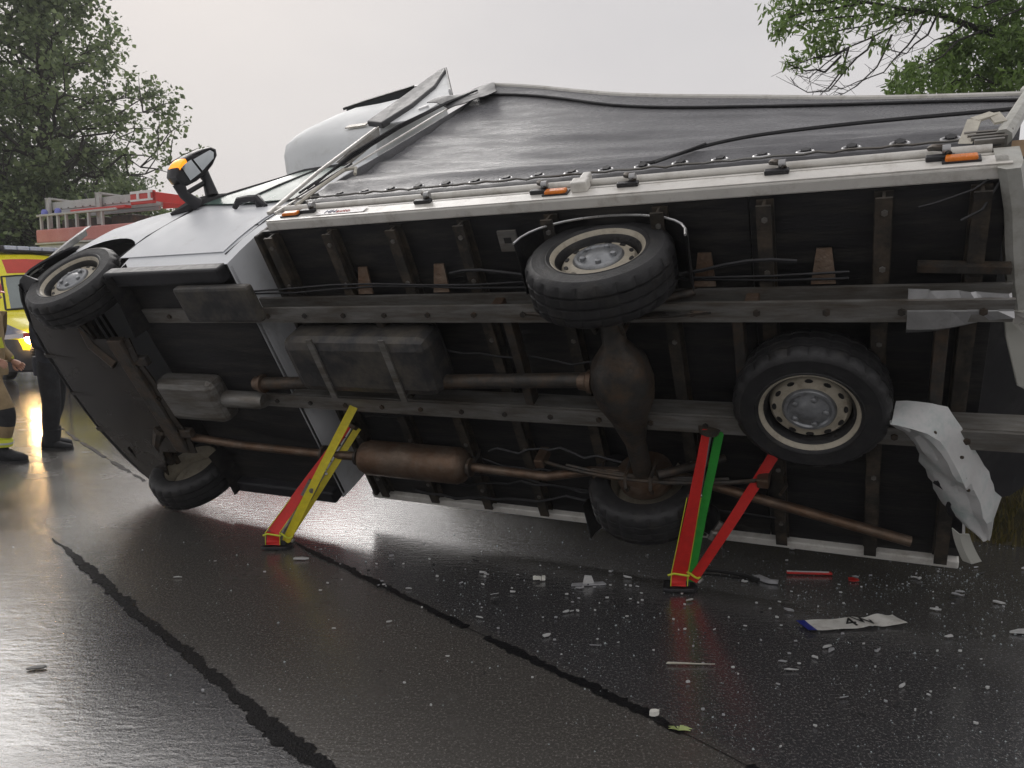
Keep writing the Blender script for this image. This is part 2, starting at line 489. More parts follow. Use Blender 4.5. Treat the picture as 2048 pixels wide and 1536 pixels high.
# road: a wide sheet whose far edge is the verge on the right
e0 = BASE - RD * 90; e1 = BASE + RD * 6.2
r = MB()
r.add([(-140, -60, 0), (90, -60, 0), (e0.x, e0.y, 0), (e1.x, e1.y, 0), (-4.5, 40, 0), (-140, 60, 0)], [(0, 1, 2, 3, 4, 5)])
road = tag(r.build('road', M['road']), kind='structure')

def seam(p0, p1, w, seed, ext0, ext1, gap=0.0):
    rnd = random.Random(seed)
    p0, p1 = Vector(p0), Vector(p1)
    d = (p1 - p0).normalized(); p0 = p0 - d * ext0; p1 = p1 + d * ext1
    s = Vector((-d.y, d.x, 0)); n = int((p1 - p0).length / 0.009)
    mb = MB(); prev = None
    for i in range(n + 1):
        p = p0.lerp(p1, i / n)
        q = i * 0.009
        wig = 0.035 * mnoise.noise((q * 0.9, seed, 0)) + 0.012 * mnoise.noise((q * 5, seed, 3))
        ww = w * (0.75 + 0.55 * mnoise.noise((q * 1.7, seed, 7))) * min(1, 0.1 + q / 0.7)
        a = ww * (0.5 + 0.30 * mnoise.noise((q * 7, seed, 1)) + 0.34 * mnoise.noise((q * 26, seed, 2)) + 0.30 * mnoise.noise((q * 61, seed, 12)))
        c = ww * (0.5 + 0.30 * mnoise.noise((q * 7, seed, 5)) + 0.34 * mnoise.noise((q * 26, seed, 6)) + 0.30 * mnoise.noise((q * 61, seed, 16)))
        if mnoise.noise((q * 2.3, seed, 9)) < -0.28 * (1 if gap else 9): a = c = 0.002
        row = (p + s * (wig + max(a, 0.001)) + V(0, 0, 0.004), p + s * (wig - max(c, 0.001)) + V(0, 0, 0.004))
        if prev: mb.add([prev[0], prev[1], row[1], row[0]], [(0, 1, 2, 3)])
        prev = row
    return tag(mb.build('tar_seam', M['tar'], road), kind='structure')
seam((-3.07, 4.88, 0), (-0.66, 2.42, 0), 0.078, 3, 0.05, 1.6)
seam((-0.89, 4.24, 0), (0.82, 2.42, 0), 0.062, 8, 0.9, 1.6, gap=1)
seam((-5.6, 9.2, 0), (-3.6, 6.9, 0), 0.05, 13, 0.5, 0.5, gap=1)

# verge bank behind the van: the box body leans on it
def bank_z(s, q):
    k = max(0.0, min(1.0, s / 1.05)); k = k * k * (3 - 2 * k)
    z = 1.32 * k + 0.05 * mnoise.noise((q * 0.9, s * 1.2, 2)) * min(1, max(0, s)) + 0.02 * mnoise.noise((q * 4, s * 4, 5)) * min(1, max(0, s * 3))
    e = max(0.0, min(1.0, (5.8 - q) / 2.2)); e = e * e * (3 - 2 * e)
    return z * e
bk = MB(); secs = []
for i in range(0, 90):
    q = 5.9 - i * 0.16 if i < 60 else 5.9 - 60 * 0.16 - (i - 59) ** 1.6 * 0.35
    row = []
    for s in (-0.25, -0.1, 0.0, 0.1, 0.2, 0.3, 0.42, 0.55, 0.68, 0.8, 0.92, 1.05, 1.3, 1.8, 2.6, 4, 8, 20, 60):
        p = BASE + RD * q + RP * (s + 0.07 * mnoise.noise((q * 1.3, 0, 4)))
        row.append((p.x, p.y, bank_z(s, q) - (0.03 if s < 0 else 0.0) + 0.002))
    secs.append(row)
bk.loft(secs)
tag(bk.build('verge_bank', M['bank'], smooth=True, auto=180), kind='structure')

# ------------------------------------------------------------------ grass on the bank
def leaf_mat(name, c1, c2, rough=0.45, tl=0.42):
    m = bpy.data.materials.new(name); m.use_nodes = True
    N, L = m.node_tree.nodes, m.node_tree.links
    P = N['Principled BSDF']; out = N['Material Output']
    g = N.new('ShaderNodeNewGeometry')
    r = N.new('ShaderNodeValToRGB')
    r.color_ramp.elements[0].color = (*c1, 1); r.color_ramp.elements[1].color = (*c2, 1)
    L.new(g.outputs['Random Per Island'], r.inputs['Fac'])
    L.new(r.outputs['Color'], P.inputs['Base Color'])
    P.inputs['Roughness'].default_value = rough
    P.inputs['Specular IOR Level'].default_value = 0.35
    t = N.new('ShaderNodeBsdfTranslucent'); L.new(r.outputs['Color'], t.inputs['Color'])
    mx = N.new('ShaderNodeMixShader'); mx.inputs['Fac'].default_value = tl
    L.new(P.outputs['BSDF'], mx.inputs[1]); L.new(t.outputs['BSDF'], mx.inputs[2]); L.new(mx.outputs['Shader'], out.inputs['Surface'])
    return m
M['grass'] = leaf_mat('grass', (0.09, 0.085, 0.025), (0.22, 0.18, 0.07))
M['leaf_maple'] = leaf_mat('leaf_maple', (0.095, 0.14, 0.065), (0.3, 0.38, 0.17))
M['leaf_bush'] = leaf_mat('leaf_bush', (0.07, 0.14, 0.035), (0.22, 0.34, 0.09))
M['leaf_dark'] = leaf_mat('leaf_dark', (0.08, 0.12, 0.06), (0.24, 0.31, 0.14))
M['leaf_ash'] = leaf_mat('leaf_ash', (0.1, 0.165, 0.045), (0.25, 0.38, 0.1), tl=0.4)
M['bark'] = pm('bark', (0.05, 0.045, 0.038), 0.85, var=0.4, ns=5, bump=0.8, bs=25, stretch=(3, 3, 0.6))
M['bark_dark'] = pm('bark_dark', (0.03, 0.027, 0.024), 0.8, var=0.4, ns=6, bump=0.6, bs=30)

def quads_mesh(name, verts, nq, k, mat, parent=None, kind=None):
    """nq faces of k corners each; verts is an (nq*k, 3) array."""
    me = bpy.data.meshes.new(name)
    me.vertices.add(nq * k); me.loops.add(nq * k); me.polygons.add(nq)
    me.vertices.foreach_set('co', np.asarray(verts, dtype=np.float32).ravel())
    me.loops.foreach_set('vertex_index', np.arange(nq * k, dtype=np.int32))
    me.polygons.foreach_set('loop_start', np.arange(0, nq * k, k, dtype=np.int32))
    me.update(calc_edges=True)
    me.materials.append(mat)
    o = bpy.data.objects.new(name, me); o.parent = parent; col.objects.link(o)
    if kind: o['kind'] = kind
    return o

rng = np.random.default_rng(11)
def grass_field():
    vs = []
    rnd = random.Random(5)
    for i in range(15000):
        q = rnd.uniform(-7.0, 4.6); s = abs(rnd.gauss(0, 0.5)) - 0.03
        p = BASE + RD * q + RP * (s + 0.07 * mnoise.noise((q * 1.3, 0, 4)))
        z = bank_z(s, q)
        h = rnd.uniform(0.06, 0.28) * (0.7 + 0.6 * mnoise.noise((q * 2, s * 2, 1)))
        if h < 0.03: continue
        a = rnd.uniform(0, 6.28); w = rnd.uniform(0.003, 0.007)
        lean = V(rnd.gauss(0, 0.35), rnd.gauss(0, 0.35), 0) * h
        sd = V(math.cos(a), math.sin(a), 0) * w
        b0 = V(p.x, p.y, z - 0.01); mid = b0 + V(0, 0, h * 0.6) + lean * 0.35; tip = b0 + V(0, 0, h) + lean
        vs += [b0 - sd, b0 + sd, mid + sd * 0.7, mid - sd * 0.7, mid - sd * 0.7, mid + sd * 0.7, tip, tip]
    arr = np.array([tuple(v) for v in vs]); n = len(arr) // 4
    o = quads_mesh('grass', arr, n, 4, M['grass'], kind='stuff')
    tag(o, 'long wet yellowish grass growing on the verge behind the overturned van', 'grass')
grass_field()

# ------------------------------------------------------------------ trees
def leaf_cloud(centres, radii, counts, size, aspect=0.75, droop=0.0, seed=0):
    """Leaf faces (5 corners) scattered in soft clumps."""
    rg = np.random.default_rng(seed)
    P = []
    for c, r, n in zip(centres, radii, counts):
        d = rg.normal(size=(n, 3)); d /= np.linalg.norm(d, axis=1)[:, None] + 1e-9
        rr = r * rg.random(n) ** 0.45
        P.append(np.asarray(c)[None] + d * rr[:, None] * np.array([1, 1, 0.8]))
    P = np.concatenate(P); n = len(P)
    ax = rg.normal(size=(n, 3)); ax[:, 2] -= droop; ax /= np.linalg.norm(ax, axis=1)[:, None] + 1e-9
    nr = rg.normal(size=(n, 3)); nr[:, 2] += 0.8
    sd = np.cross(ax, nr); sd /= np.linalg.norm(sd, axis=1)[:, None] + 1e-9
    s = size * (0.45 + 1.05 * rg.random(n) ** 1.5)[:, None]
    ax = ax * s; sd = sd * s * aspect * 0.5
    up = np.cross(ax, sd); up = up / (np.linalg.norm(up, axis=1)[:, None] + 1e-9) * s * 0.12
    out = np.empty((n, 5, 3))
    out[:, 0] = P; out[:, 1] = P + ax * 0.35 + sd + up; out[:, 2] = P + ax * 0.75 + sd * 0.7 + up; out[:, 3] = P + ax; out[:, 4] = P + ax * 0.5 - sd + up
    return out.reshape(-1, 3), n

def make_tree(name, label, base, height, r0, reach, seed, clumps, per, leaf, crown_from=0.25, mat='leaf_maple', lean=0.0, cr=0.55, group=None, multi=1, cone=False):
    rnd = random.Random(seed)
    root = empty(name, base)
    tag(root, label, 'tree', group)
    tr = MB(); tips = []
    for t_ in range(multi):
        path, rr = [], []
        off = V(rnd.gauss(0, 0.25), rnd.gauss(0, 0.25), 0) if multi > 1 else V(0, 0, 0)
        spreadv = V(rnd.gauss(0, 0.08), rnd.gauss(0, 0.08), 0) * (height if multi > 1 else 0.25 * height)
        for i in range(13):
            k = i / 12
            path.append(off + V(lean * k * height + 0.12 * mnoise.noise((k * 4, seed, t_)) * height * 0.12, 0.12 * mnoise.noise((k * 4, seed, t_ + 5)) * height * 0.12, -0.2 + k * (height + 0.2)) + spreadv * k)
            rr.append(r0 * (1 - 0.88 * k) * (1.3 if i == 0 else 1))
        tr.tube(path, rr, 9)
        nl = int(clumps / multi)
        for j in range(nl):
            k = crown_from + (1 - crown_from) * (j + rnd.random()) / nl
            k = min(0.985, k)
            idx = k * 12; i0 = int(idx); p0 = path[i0].lerp(path[min(12, i0 + 1)], idx - i0)
            kk = (k - crown_from) / (1 - crown_from)
            env = (0.6 + 0.4 * min(1, kk / 0.15)) * (1 - kk) ** 0.6 + 0.12 if cone else (math.sin(math.pi * (0.18 + 0.8 * kk)) ** 0.75)
            ln = reach * env * rnd.uniform(0.55, 1.08)
            a = j * 2.399 + rnd.uniform(-0.5, 0.5)
            d = V(math.cos(a), math.sin(a), rnd.uniform(0.05, 0.75) + 0.5 * kk).normalized()
            limb = [p0]
            nseg = 6
            for s_ in range(1, nseg + 1):
                f = s_ / nseg
                q = p0 + d * ln * f + V(rnd.gauss(0, 0.07), rnd.gauss(0, 0.07), rnd.gauss(0, 0.07)) * ln * 0.5 - V(0, 0, 0.12 * ln * f * f)
                limb.append(q)
            rb = max(0.012, r0 * (1 - 0.85 * k) * 0.42)
            tr.tube(limb, [rb * (1 - 0.85 * s_ / nseg) + 0.004 for s_ in range(nseg + 1)], 6)
            for s_ in range(2, nseg + 1):
                nb = 1 if s_ < nseg else 2
                for _ in range(nb + (rnd.random() < 0.6)):
                    d2 = (d + V(rnd.gauss(0, 0.8), rnd.gauss(0, 0.8), rnd.gauss(0.05, 0.6))).normalized()
                    l2 = ln * rnd.uniform(0.16, 0.34) + 0.15
                    e = limb[s_] + d2 * l2
                    mid = limb[s_].lerp(e, 0.5) + V(rnd.gauss(0, 0.05), rnd.gauss(0, 0.05), 0.05) * l2
                    tr.tube([limb[s_], mid, e], [rb * 0.3 + 0.004, rb * 0.2 + 0.003, 0.003], 4, cap=False)
                    tips += [e, mid.lerp(e, rnd.random()) + V(rnd.gauss(0, .15), rnd.gauss(0, .15), rnd.gauss(0, .15))]
    tr.build('trunk', M['bark'], root, smooth=True, auto=60)
    rs = [cr * rnd.uniform(0.45, 1.15) for _ in tips]
    ns = [max(4, int(per * (q / cr) ** 2)) for q in rs]
    arr, n = leaf_cloud([tuple(t) for t in tips], rs, ns, leaf, seed=seed)
    quads_mesh('crown', arr, n, 5, M[mat], root)
    return root

GR = 'trees beyond the road'
make_tree('maple_tree', 'tall maple with open ragged crown and bare upright trunk behind the ladder truck', (-15.8, 26.0, 0), 12.4, 0.3, 4.7, 4, 66, 30, 0.165, 0.2, 'leaf_maple', lean=0.0, cr=0.48, group=GR, cone=True)
make_tree('maple_tree', 'dense dark tree at the edge of the wood behind the yellow ambulance', (-19.8, 27.5, 0), 10.2, 0.3, 3.6, 9, 48, 28, 0.165, 0.15, 'leaf_dark', cr=0.55, group=GR)
make_tree('maple_tree', 'slender tree between the two tall trees with thin high branches', (-18.2, 31.0, 0), 11.4, 0.2, 2.4, 17, 26, 18, 0.165, 0.3, 'leaf_maple', cr=0.45, group=GR)
bushes = [(-18.0, 25.2, 6.2, 2.1, 31, 'broad dark shrub thicket under the tall maple', 'leaf_dark'),
          (-15.2, 25.0, 5.6, 2.0, 32, 'dark green thicket behind the fire engine rear corner', 'leaf_dark'),
          (-12.9, 25.4, 5.0, 1.9, 33, 'low thicket showing above the fire engine ladder', 'leaf_maple'),
          (-17.3, 22.6, 7.4, 1.7, 34, 'brighter green bush with rounded sprays above the ambulance roof', 'leaf_bush'),
          (-20.5, 25.0, 8.5, 2.6, 35, 'tall dark undergrowth beside the dense dark tree', 'leaf_dark'),
          (-16.6, 28.8, 7.0, 2.4, 36, 'deep shaded undergrowth behind the maple trunk', 'leaf_dark'),
          (-10.6, 26.5, 4.2, 1.8, 37, 'small thicket at the open end of the wood', 'leaf_maple')]
for x, y, h, rch, sd, lab, mt in bushes:
    make_tree('bush_thicket', lab, (x, y, 0), h, 0.09, rch, sd, 34, 32, 0.13, 0.04, mt, cr=0.6, group='undergrowth at the wood edge', multi=3)['category'] = 'bush'

# far hedgerow closing the field behind the verge
_rh = random.Random(91)
_c = [(x + _rh.uniform(-1, 1), 78 + _rh.uniform(-3, 3), _rh.uniform(1.2, 3.4)) for x in np.arange(-4, 95, 0.9)]
_a, _k = leaf_cloud(_c, [_rh.uniform(1.3, 2.2) for _ in _c], [70] * len(_c), 0.5, seed=19)
tag(quads_mesh('far_hedgerow', _a, _k, 5, M['leaf_dark'], kind='stuff'), 'far dark hedgerow closing the field behind the verge', 'hedge')

# the tree that overhangs the van's rear end
def over_tree():
    root = empty('ash_tree', (8.6, 11.2, 1.2))
    tag(root, 'leafy tree with drooping bare twigs overhanging the rear of the van', 'tree')
    rnd = random.Random(77)
    B = Vector((8.6, 11.2, 1.2))
    def at(zx, zy, y):           # sketch units of the crown -> metres
        px, py = 1500 + zx / 3.737, zy / 3.737
        th = math.atan(168 / 1500); c, s = math.cos(th), math.sin(th)
        X, Z = (px - 1024) / 1500, (768 - py) / 1500
        d = V(X, c + s * Z, -s + c * Z); d = d * (y / d.y)
        return V(d.x, d.y, d.z + 1.6) - B
    tb = MB()
    trunk = [V(0, 0, -0.2), V(-0.1, 0, 1.2), V(-0.15, -0.1, 2.6), V(-0.3, -0.1, 4.2), V(-0.5, -0.2, 6.0), V(-0.6, -0.1, 8.0), V(-0.5, 0, 10.0)]
    tb.tube(trunk, [0.3, 0.24, 0.22, 0.19, 0.15, 0.1, 0.03], 10)
    limbs = [
        ([trunk[2], at(2300, 420, 10.7), at(2050, 330, 10.4), at(1740, 230, 10.2), at(1560, 160, 10.1), at(1400, 105, 10.0), at(1290, 85, 10.0), at(1180, 68, 9.9), at(860, 15, 9.8), at(500, -30, 9.7), at(200, -40, 9.6)], 0.055),
        ([trunk[3], at(2300, -120, 10.4), at(1900, -160, 10.0), at(1400, -180, 9.8), at(900, -120, 9.6), at(500, -60, 9.5)], 0.05),
        ([trunk[2], at(2400, 640, 10.6), at(2047, 560, 10.5), at(1850, 640, 10.4), at(1650, 720, 10.3)], 0.04),
        ([trunk[3], at(2250, 150, 10.9), at(2000, 60, 10.9), at(1800, 20, 10.8)], 0.045)]
    for p, r0 in limbs:
        n = len(p); tb.tube(p, [r0 * (1 - 0.85 * i / (n - 1)) for i in range(n)], 7)
    twigs = [[(1300, 90), (1180, 125), (1040, 210), (900, 285), (720, 360), (560, 480), (440, 585), (350, 560), (285, 480)],
             [(1330, 100), (1260, 230), (1180, 340), (1080, 440), (1000, 540), (800, 612), (680, 668), (640, 640)],
             [(1060, 260), (1000, 400), (950, 500), (800, 640), (700, 700), (640, 690)],
             [(740, 350), (690, 520), (600, 640), (545, 690), (500, 740)],
             [(1400, 110), (1330, 260), (1230, 330), (1170, 400), (1060, 380), (1040, 320)],
             [(920, 285), (880, 370), (800, 430), (720, 520), (590, 680), (430, 690), (340, 640), (300, 575)],
             [(1250, 90), (1060, 120), (880, 190), (700, 220), (500, 280), (330, 260)],
             [(1180, 70), (900, 110), (640, 130), (400, 180), (300, 200)],
             [(860, 20), (640, 60), (420, 90), (250, 140), (180, 200)],
             [(720, 370), (600, 420), (480, 430), (380, 470), (290, 420)],
             [(680, 420), (560, 540), (500, 520), (420, 530), (330, 500), (270, 460)],
             [(1740, 230), (1560, 300), (1440, 420), (1280, 500), (1120, 560), (1040, 690)],
             [(1850, 640), (1700, 560), (1500, 620), (1300, 640), (1150, 680)],
             [(1600, 180), (1500, 260), (1380, 300), (1280, 380)],
             [(1900, -20), (1700, 60), (1560, 20), (1480, 80)], [(1500, -60), (1350, 20), (1200, 0)], [(2040, 60), (1900, 120), (1780, 220)],
             [(700, -20), (560, 30), (380, 30), (200, 60)]]
    cen, rds, cts = [], [], []
    for i, tw in enumerate(twigs):
        y0 = 9.9 + rnd.uniform(-0.35, 0.35)
        p = [at(x, y, y0 + 0.12 * mnoise.noise((k, i, 2)) * k) for k, (x, y) in enumerate(tw)]
        n = len(p); tb.tube(p, [0.016 * (1 - 0.8 * k / (n - 1)) for k in range(n)], 5)
        for k in range(1, n):
            for _ in range(3):
                q = p[k - 1].lerp(p[k], rnd.random())
                dd = V(rnd.uniform(-0.35, 0.15), rnd.uniform(-0.3, 0.3), rnd.uniform(-0.16, 0.2))
                tb.tube([q, q + dd * 0.5 + V(0, 0, -0.02), q + dd + V(0, 0, -0.03)], [0.004, 0.003, 0.002], 4, cap=False)
    tb.build('trunk', M['bark_dark'], root, smooth=True, auto=60)
    clumps = [(230, 30, 150, 60), (450, 20, 190, 130), (700, 20, 190, 150), (950, 60, 170, 120), (1120, 110, 110, 60), (240, 200, 90, 60), (320, 110, 90, 40), (520, 240, 110, 60), (620, 310, 80, 50), (480, 380, 90, 50), (330, 450, 80, 40),
              (700, 490, 60, 24), (960, 320, 60, 26), (640, 150, 120, 40), (1330, 40, 120, 90), (1550, 20, 170, 130), (1800, 20, 200, 200), (2000, 120, 200, 240), (1600, 330, 150, 230), (1500, 400, 130, 190), (1480, 520, 150, 190),
              (1300, 480, 130, 90), (1180, 560, 120, 70), (1150, 690, 120, 80), (1330, 660, 150, 130), (1520, 640, 160, 190), (1720, 660, 170, 210), (1900, 560, 180, 240), (2040, 420, 200, 260), (1950, 330, 170, 240), (1850, 250, 150, 180),
              (2040, 650, 180, 190), (1750, 480, 150, 130), (2150, 250, 260, 260), (2250, 560, 260, 240), (1700, -100, 260, 200), (1200, -110, 260, 160), (2100, -120, 300, 240), (700, -110, 200, 120), (1650, 120, 120, 60), (1080, 640, 60, 30)]
    for x, y, r, n in clumps:
        yy = 9.95 + rnd.uniform(-0.5, 0.5)
        cen.append(tuple(at(x, y, yy))); rds.append(r / 3.737 / 1500 * 9.9 * 1.15); cts.append(int(n * 2.2))
    for k in range(26):          # the crown above the picture
        cen.append((rnd.uniform(-2.8, 2.6), rnd.uniform(-2.2, 2.2), rnd.uniform(6, 10.5))); rds.append(1.0); cts.append(260)
    arr, n = leaf_cloud(cen, rds, cts, 0.098, aspect=0.34, droop=0.7, seed=5)
    quads_mesh('crown', arr, n, 5, M['leaf_ash'], root)
over_tree()
# ------------------------------------------------------------------ the overturned van
van = bpy.data.objects.new('overturned_van', None)
van.empty_display_size = 0.3
mw = Matrix((VF, VL, VU)).transposed().to_4x4(); mw.translation = VO
van.matrix_world = mw
col.objects.link(van)
tag(van, 'white tarpaulin-sided delivery van overturned on its side showing its black underside', 'van')
def B(b, l, u): return Vector((-b, l, u))          # van coordinates
def smooth01(x): x = max(0., min(1., x)); return x * x * (3 - 2 * x)
def interp(x, t):
    for (a, va), (c, vc) in zip(t, t[1:]):
        if x <= c: return va + (vc - va) * max(0, (x - a)) / (c - a)
    return t[-1][1]
# --- cab skin: cross sections from nose to the cab's back wall
ARC_B, ARC_U, ARC_R = 0.92, 0.38, 0.44
top_u = [(0.16, 0.80), (0.2, 0.92), (0.3, 1.04), (0.5, 1.15), (0.8, 1.28), (1.08, 1.385), (1.25, 1.53), (1.45, 1.78), (1.64, 2.02), (1.8, 2.14), (2.0, 2.2), (2.3, 2.22)]
def half_w(b): return interp(b, [(0.16, 0.66), (0.2, 0.74), (0.3, 0.84), (0.42, 0.905), (0.55, 0.945), (0.75, 0.965), (1.1, 0.975), (2.3, 0.98)])
def low_u(b):
    d = abs(b - ARC_B)
    if d < ARC_R: return max(0.40, ARC_U + math.sqrt(ARC_R ** 2 - d * d))
    return 0.60 if b < ARC_B else 0.40
stations = [0.16, 0.2, 0.25, 0.3, 0.36, 0.42, 0.475, 0.482, 0.49, 0.52, 0.56, 0.62, 0.7, 0.78, 0.86, 0.94, 1.02, 1.1, 1.17, 1.24, 1.3, 1.34, 1.356, 1.362, 1.35, 1.45, 1.55, 1.64, 1.75, 1.86, 2.0, 2.15, 2.3]
cab = MB(); secs = []
for b in stations:
    hw, tu, lu = half_w(b), interp(b, top_u), low_u(b)
    half = []
    belt = min(1.22, tu - 0.10)
    belt = max(belt, lu + 0.02)
    for k in range(7):                       # lower side up to the belt line
        u = lu + (belt - lu) * k / 6
        bulge = -0.035 * ((u - 0.85) / 0.45) ** 2
        half.append((hw + max(-0.05, bulge), u))
    for k in range(1, 7):                    # shoulder, glasshouse, roof
        f = k / 6
        u = belt + (tu - belt) * (1 - (1 - f) ** 1.5)
        inn = 0.05 * smooth01((tu - 1.3) / 0.8) * f + (0.06 * f ** 3)
        half.append((hw - 0.02 - inn, u))
    lx = half[-1][0]
    half += [(lx - 0.07, tu + 0.035), (lx * 0.62, tu + 0.06), (0, tu + 0.075)]
    ring = [B(b, l, u) for l, u in half] + [B(b, -l, u) for l, u in reversed(half[:-1])]
    secs.append(ring)
cab.loft(secs)
cab.add(secs[0], [tuple(range(len(secs[0])))])
cab.add(secs[-1], [tuple(range(len(secs[-1])))])
body = cab.build('cab_body', M['white_paint'], van, smooth=True, auto=38)

def side_l(b, u, lift=0.006):                # the cab side's half width at a point
    hw, tu, lu = half_w(b), interp(b, top_u), low_u(b)
    belt = max(min(1.22, tu - 0.10), lu + 0.02)
    if u <= belt: return hw + max(-0.05, -0.035 * ((u - 0.85) / 0.45) ** 2) + lift
    x = min(1, (u - belt) / max(1e-6, tu - belt)); f = 1 - (1 - x) ** (1 / 1.5)
    return hw - 0.02 - 0.05 * smooth01((tu - 1.3) / 0.8) * f - 0.06 * f ** 3 + lift
def on_side(pts, lift=0.006): return [B(b, side_l(b, u, lift), u) for b, u in pts]
def patch(pts_bu, name, mat, parent, lift, inner, thick=0.004):
    """A panel that follows the cab side: quad in (b,u) given by 4 corners, subdivided."""
    (a, b_, c, d) = [Vector((x, y, 0)) for x, y in pts_bu]
    rows = []
    for i in range(9):
        row = []
        for k in range(9):
            p = a.lerp(b_, i / 8).lerp(d.lerp(c, i / 8), k / 8)
            row.append(B(p.x, side_l(p.x, p.y, lift), p.y))
        rows.append(row)
    mb = MB(); mb.shell(rows, thick)
    return mb.build(name, mat, parent, smooth=True)

# door: window glass in a black frame, handle, shut lines
door = patch([(1.26, 0.52), (2.18, 0.52), (2.18, 1.17), (1.26, 1.17)], 'door', M['white_paint'], van, 0.004, 0)
patch([(1.27, 1.33), (1.66, 1.27), (1.92, 1.90), (1.62, 1.93)], 'window', M['glass_green'], door, 0.012, 0)
patch([(1.69, 1.27), (2.19, 1.25), (2.19, 1.90), (1.95, 1.90)], 'window', M['glass_green'], door, 0.012, 0)
fr = MB()
def strip(mb, pts, r=0.012, n=5):
    mb.tube(pts, r, n)
strip(fr, on_side([(1.20, 1.36), (1.40, 1.61), (1.58, 1.88), (1.64, 1.945), (1.75, 1.955), (2.2, 1.94)], 0.014), 0.016)
strip(fr, on_side([(1.68, 1.27), (1.80, 1.58), (1.935, 1.91)], 0.016), 0.011)
strip(fr, on_side([(2.2, 1.94), (2.2, 1.24)], 0.014), 0.013)
fr.build('window_frame', M['black_plastic'], door, smooth=True)
sh = MB()
strip(sh, on_side([(1.22, 0.5), (1.23, 0.8), (1.235, 1.1), (1.22, 1.3)], 0.001), 0.006, 4)
strip(sh, on_side([(2.21, 0.5), (2.215, 0.9), (2.21, 1.24)], 0.001), 0.006, 4)
strip(sh, on_side([(1.25, 0.8), (1.6, 0.82), (2.2, 0.85)], 0.002), 0.004, 4)
sh.build('shut_line', M['black_plastic'], door)
h = MB()
hp = [(1.70, 1.19), (1.74, 1.215), (1.82, 1.225), (1.92, 1.21), (2.0, 1.175)]
h.tube([B(b, side_l(b, u, 0.012 + (0.045 if 0 < i < 4 else 0)), u) for i, (b, u) in enumerate(hp)], [0.018, 0.024, 0.024, 0.03, 0.014], 8)
h.tube([B(1.93, side_l(1.93, 1.2, 0.008), 1.2), B(1.93, side_l(1.93, 1.2, 0.05), 1.2)], 0.032, 10)
h.build('door_handle', M['black_plastic'], door, smooth=True)
# windscreen and black cowl
wsb = MB()
rows = []
for b in (1.14, 1.25, 1.36, 1.47, 1.58, 1.67):
    tu = interp(b, top_u); w_ = side_l(b, tu, 0) - 0.10
    rows.append([B(b, l * w_, tu + 0.085 - 0.05 * abs(l) ** 2) for l in (-1, -0.66, -0.33, 0, 0.33, 0.66, 1)])
wsb.shell(rows, 0.006); wsb.build('windscreen', M['glass_dark'], van, smooth=True)
# front face: grille, headlights, bumper
gr = MB()
for k in range(5):
    u = 0.72 + 0.05 * k
    gr.bar(B(0.155, -0.42, u), B(0.155, 0.42, u), 0.03, 0.02)
gr.build('grille', M['black_plastic'], van)
for s in (1, -1):
    hl = MB(); rows = []
    for u in (0.74, 0.84, 0.95, 1.02):
        rows.append([B(b + 0.03 * (u - 0.74), s * (half_w(b) + 0.012), u) for b in (0.19, 0.24, 0.3, 0.38)])
    hl.shell(rows, 0.01); hl.build('headlight', M['glass_dark'], van, smooth=True)
def bump_b(l): return interp(abs(l), [(0, 0.17), (0.2, 0.18), (0.4, 0.20), (0.6, 0.25), (0.75, 0.31), (0.87, 0.38), (0.95, 0.47), (0.99, 0.56)])
bp = MB(); rows = []
ls = [-0.985, -0.95, -0.9, -0.8, -0.65, -0.4, -0.2, 0, 0.2, 0.4, 0.65, 0.8, 0.9, 0.95, 0.985]
for l in ls:
    b0 = bump_b(l); e = 0.06 if abs(l) > 0.9 else 0
    rows.append([B(b0 + 0.10 + e, l * 0.97, 0.285), B(b0 + 0.03, l, 0.30), B(b0, l, 0.36), B(b0 - 0.015, l, 0.46), B(b0, l, 0.58), B(b0 + 0.02, l * 0.995, 0.68), B(b0 + 0.07, l * 0.985, 0.72)])
bp.shell(rows, 0.012)
bumper = bp.build('bumper', M['black_plastic'], van, smooth=True)
lip = MB()
lip.tube([B(bump_b(l) + 0.05, l, 0.283) for l in ls[2:-2]], 0.012, 6)
lip.build('bumper_lip', M['rubber'], bumper, smooth=True)
# bent front wing strip standing off the wheel arch
wg = MB(); rows = []
for t in range(13):
    k = t / 12
    b_, u_ = interp(k, [(0, 0.46), (0.3, 0.37), (0.6, 0.31), (1, 0.27)]), 0.46 + 0.60 * k
    l_ = 0.955 + 0.02 * k
    rows.append([B(b_ - 0.02, l_ - 0.06, u_), B(b_ - 0.005, l_ - 0.015 + 0.006 * math.sin(k * 9), u_), B(b_ + 0.012, l_, u_ + 0.01), B(b_ + 0.035 + 0.02 * k, l_ + 0.004, u_ + 0.02)])
wg.shell(rows, 0.006); wg.build('bent_wing', M['alu'], van, smooth=True)['label'] = 'bent front wing edge standing off the wheel arch'
tb_ = MB()
tb_.prism([B(0.36, 0.93, 0.44), B(0.42, 0.955, 0.52), B(0.47, 0.955, 0.5), B(0.45, 0.94, 0.38), B(0.4, 0.93, 0.36)], (0, -0.012, 0))
tb_.build('broken_lamp', M['pod_grey'], van)
# wheel arch liner
for s in (1, -1):
    ln = MB(); rows = []
    for i in range(13):
        a = math.pi * (-0.08 + 1.16 * i / 12)
        p = (ARC_B - (ARC_R + 0.012) * math.cos(a), ARC_U + (ARC_R + 0.012) * math.sin(a))
        rows.append([B(p[0], s * 0.93, p[1]), B(p[0], s * 0.75, p[1] + 0.01), B(p[0], s * 0.52, p[1] - 0.02)])
    ln.loft(rows); ln.build('arch_liner', M['plywood_black'], van, smooth=True)

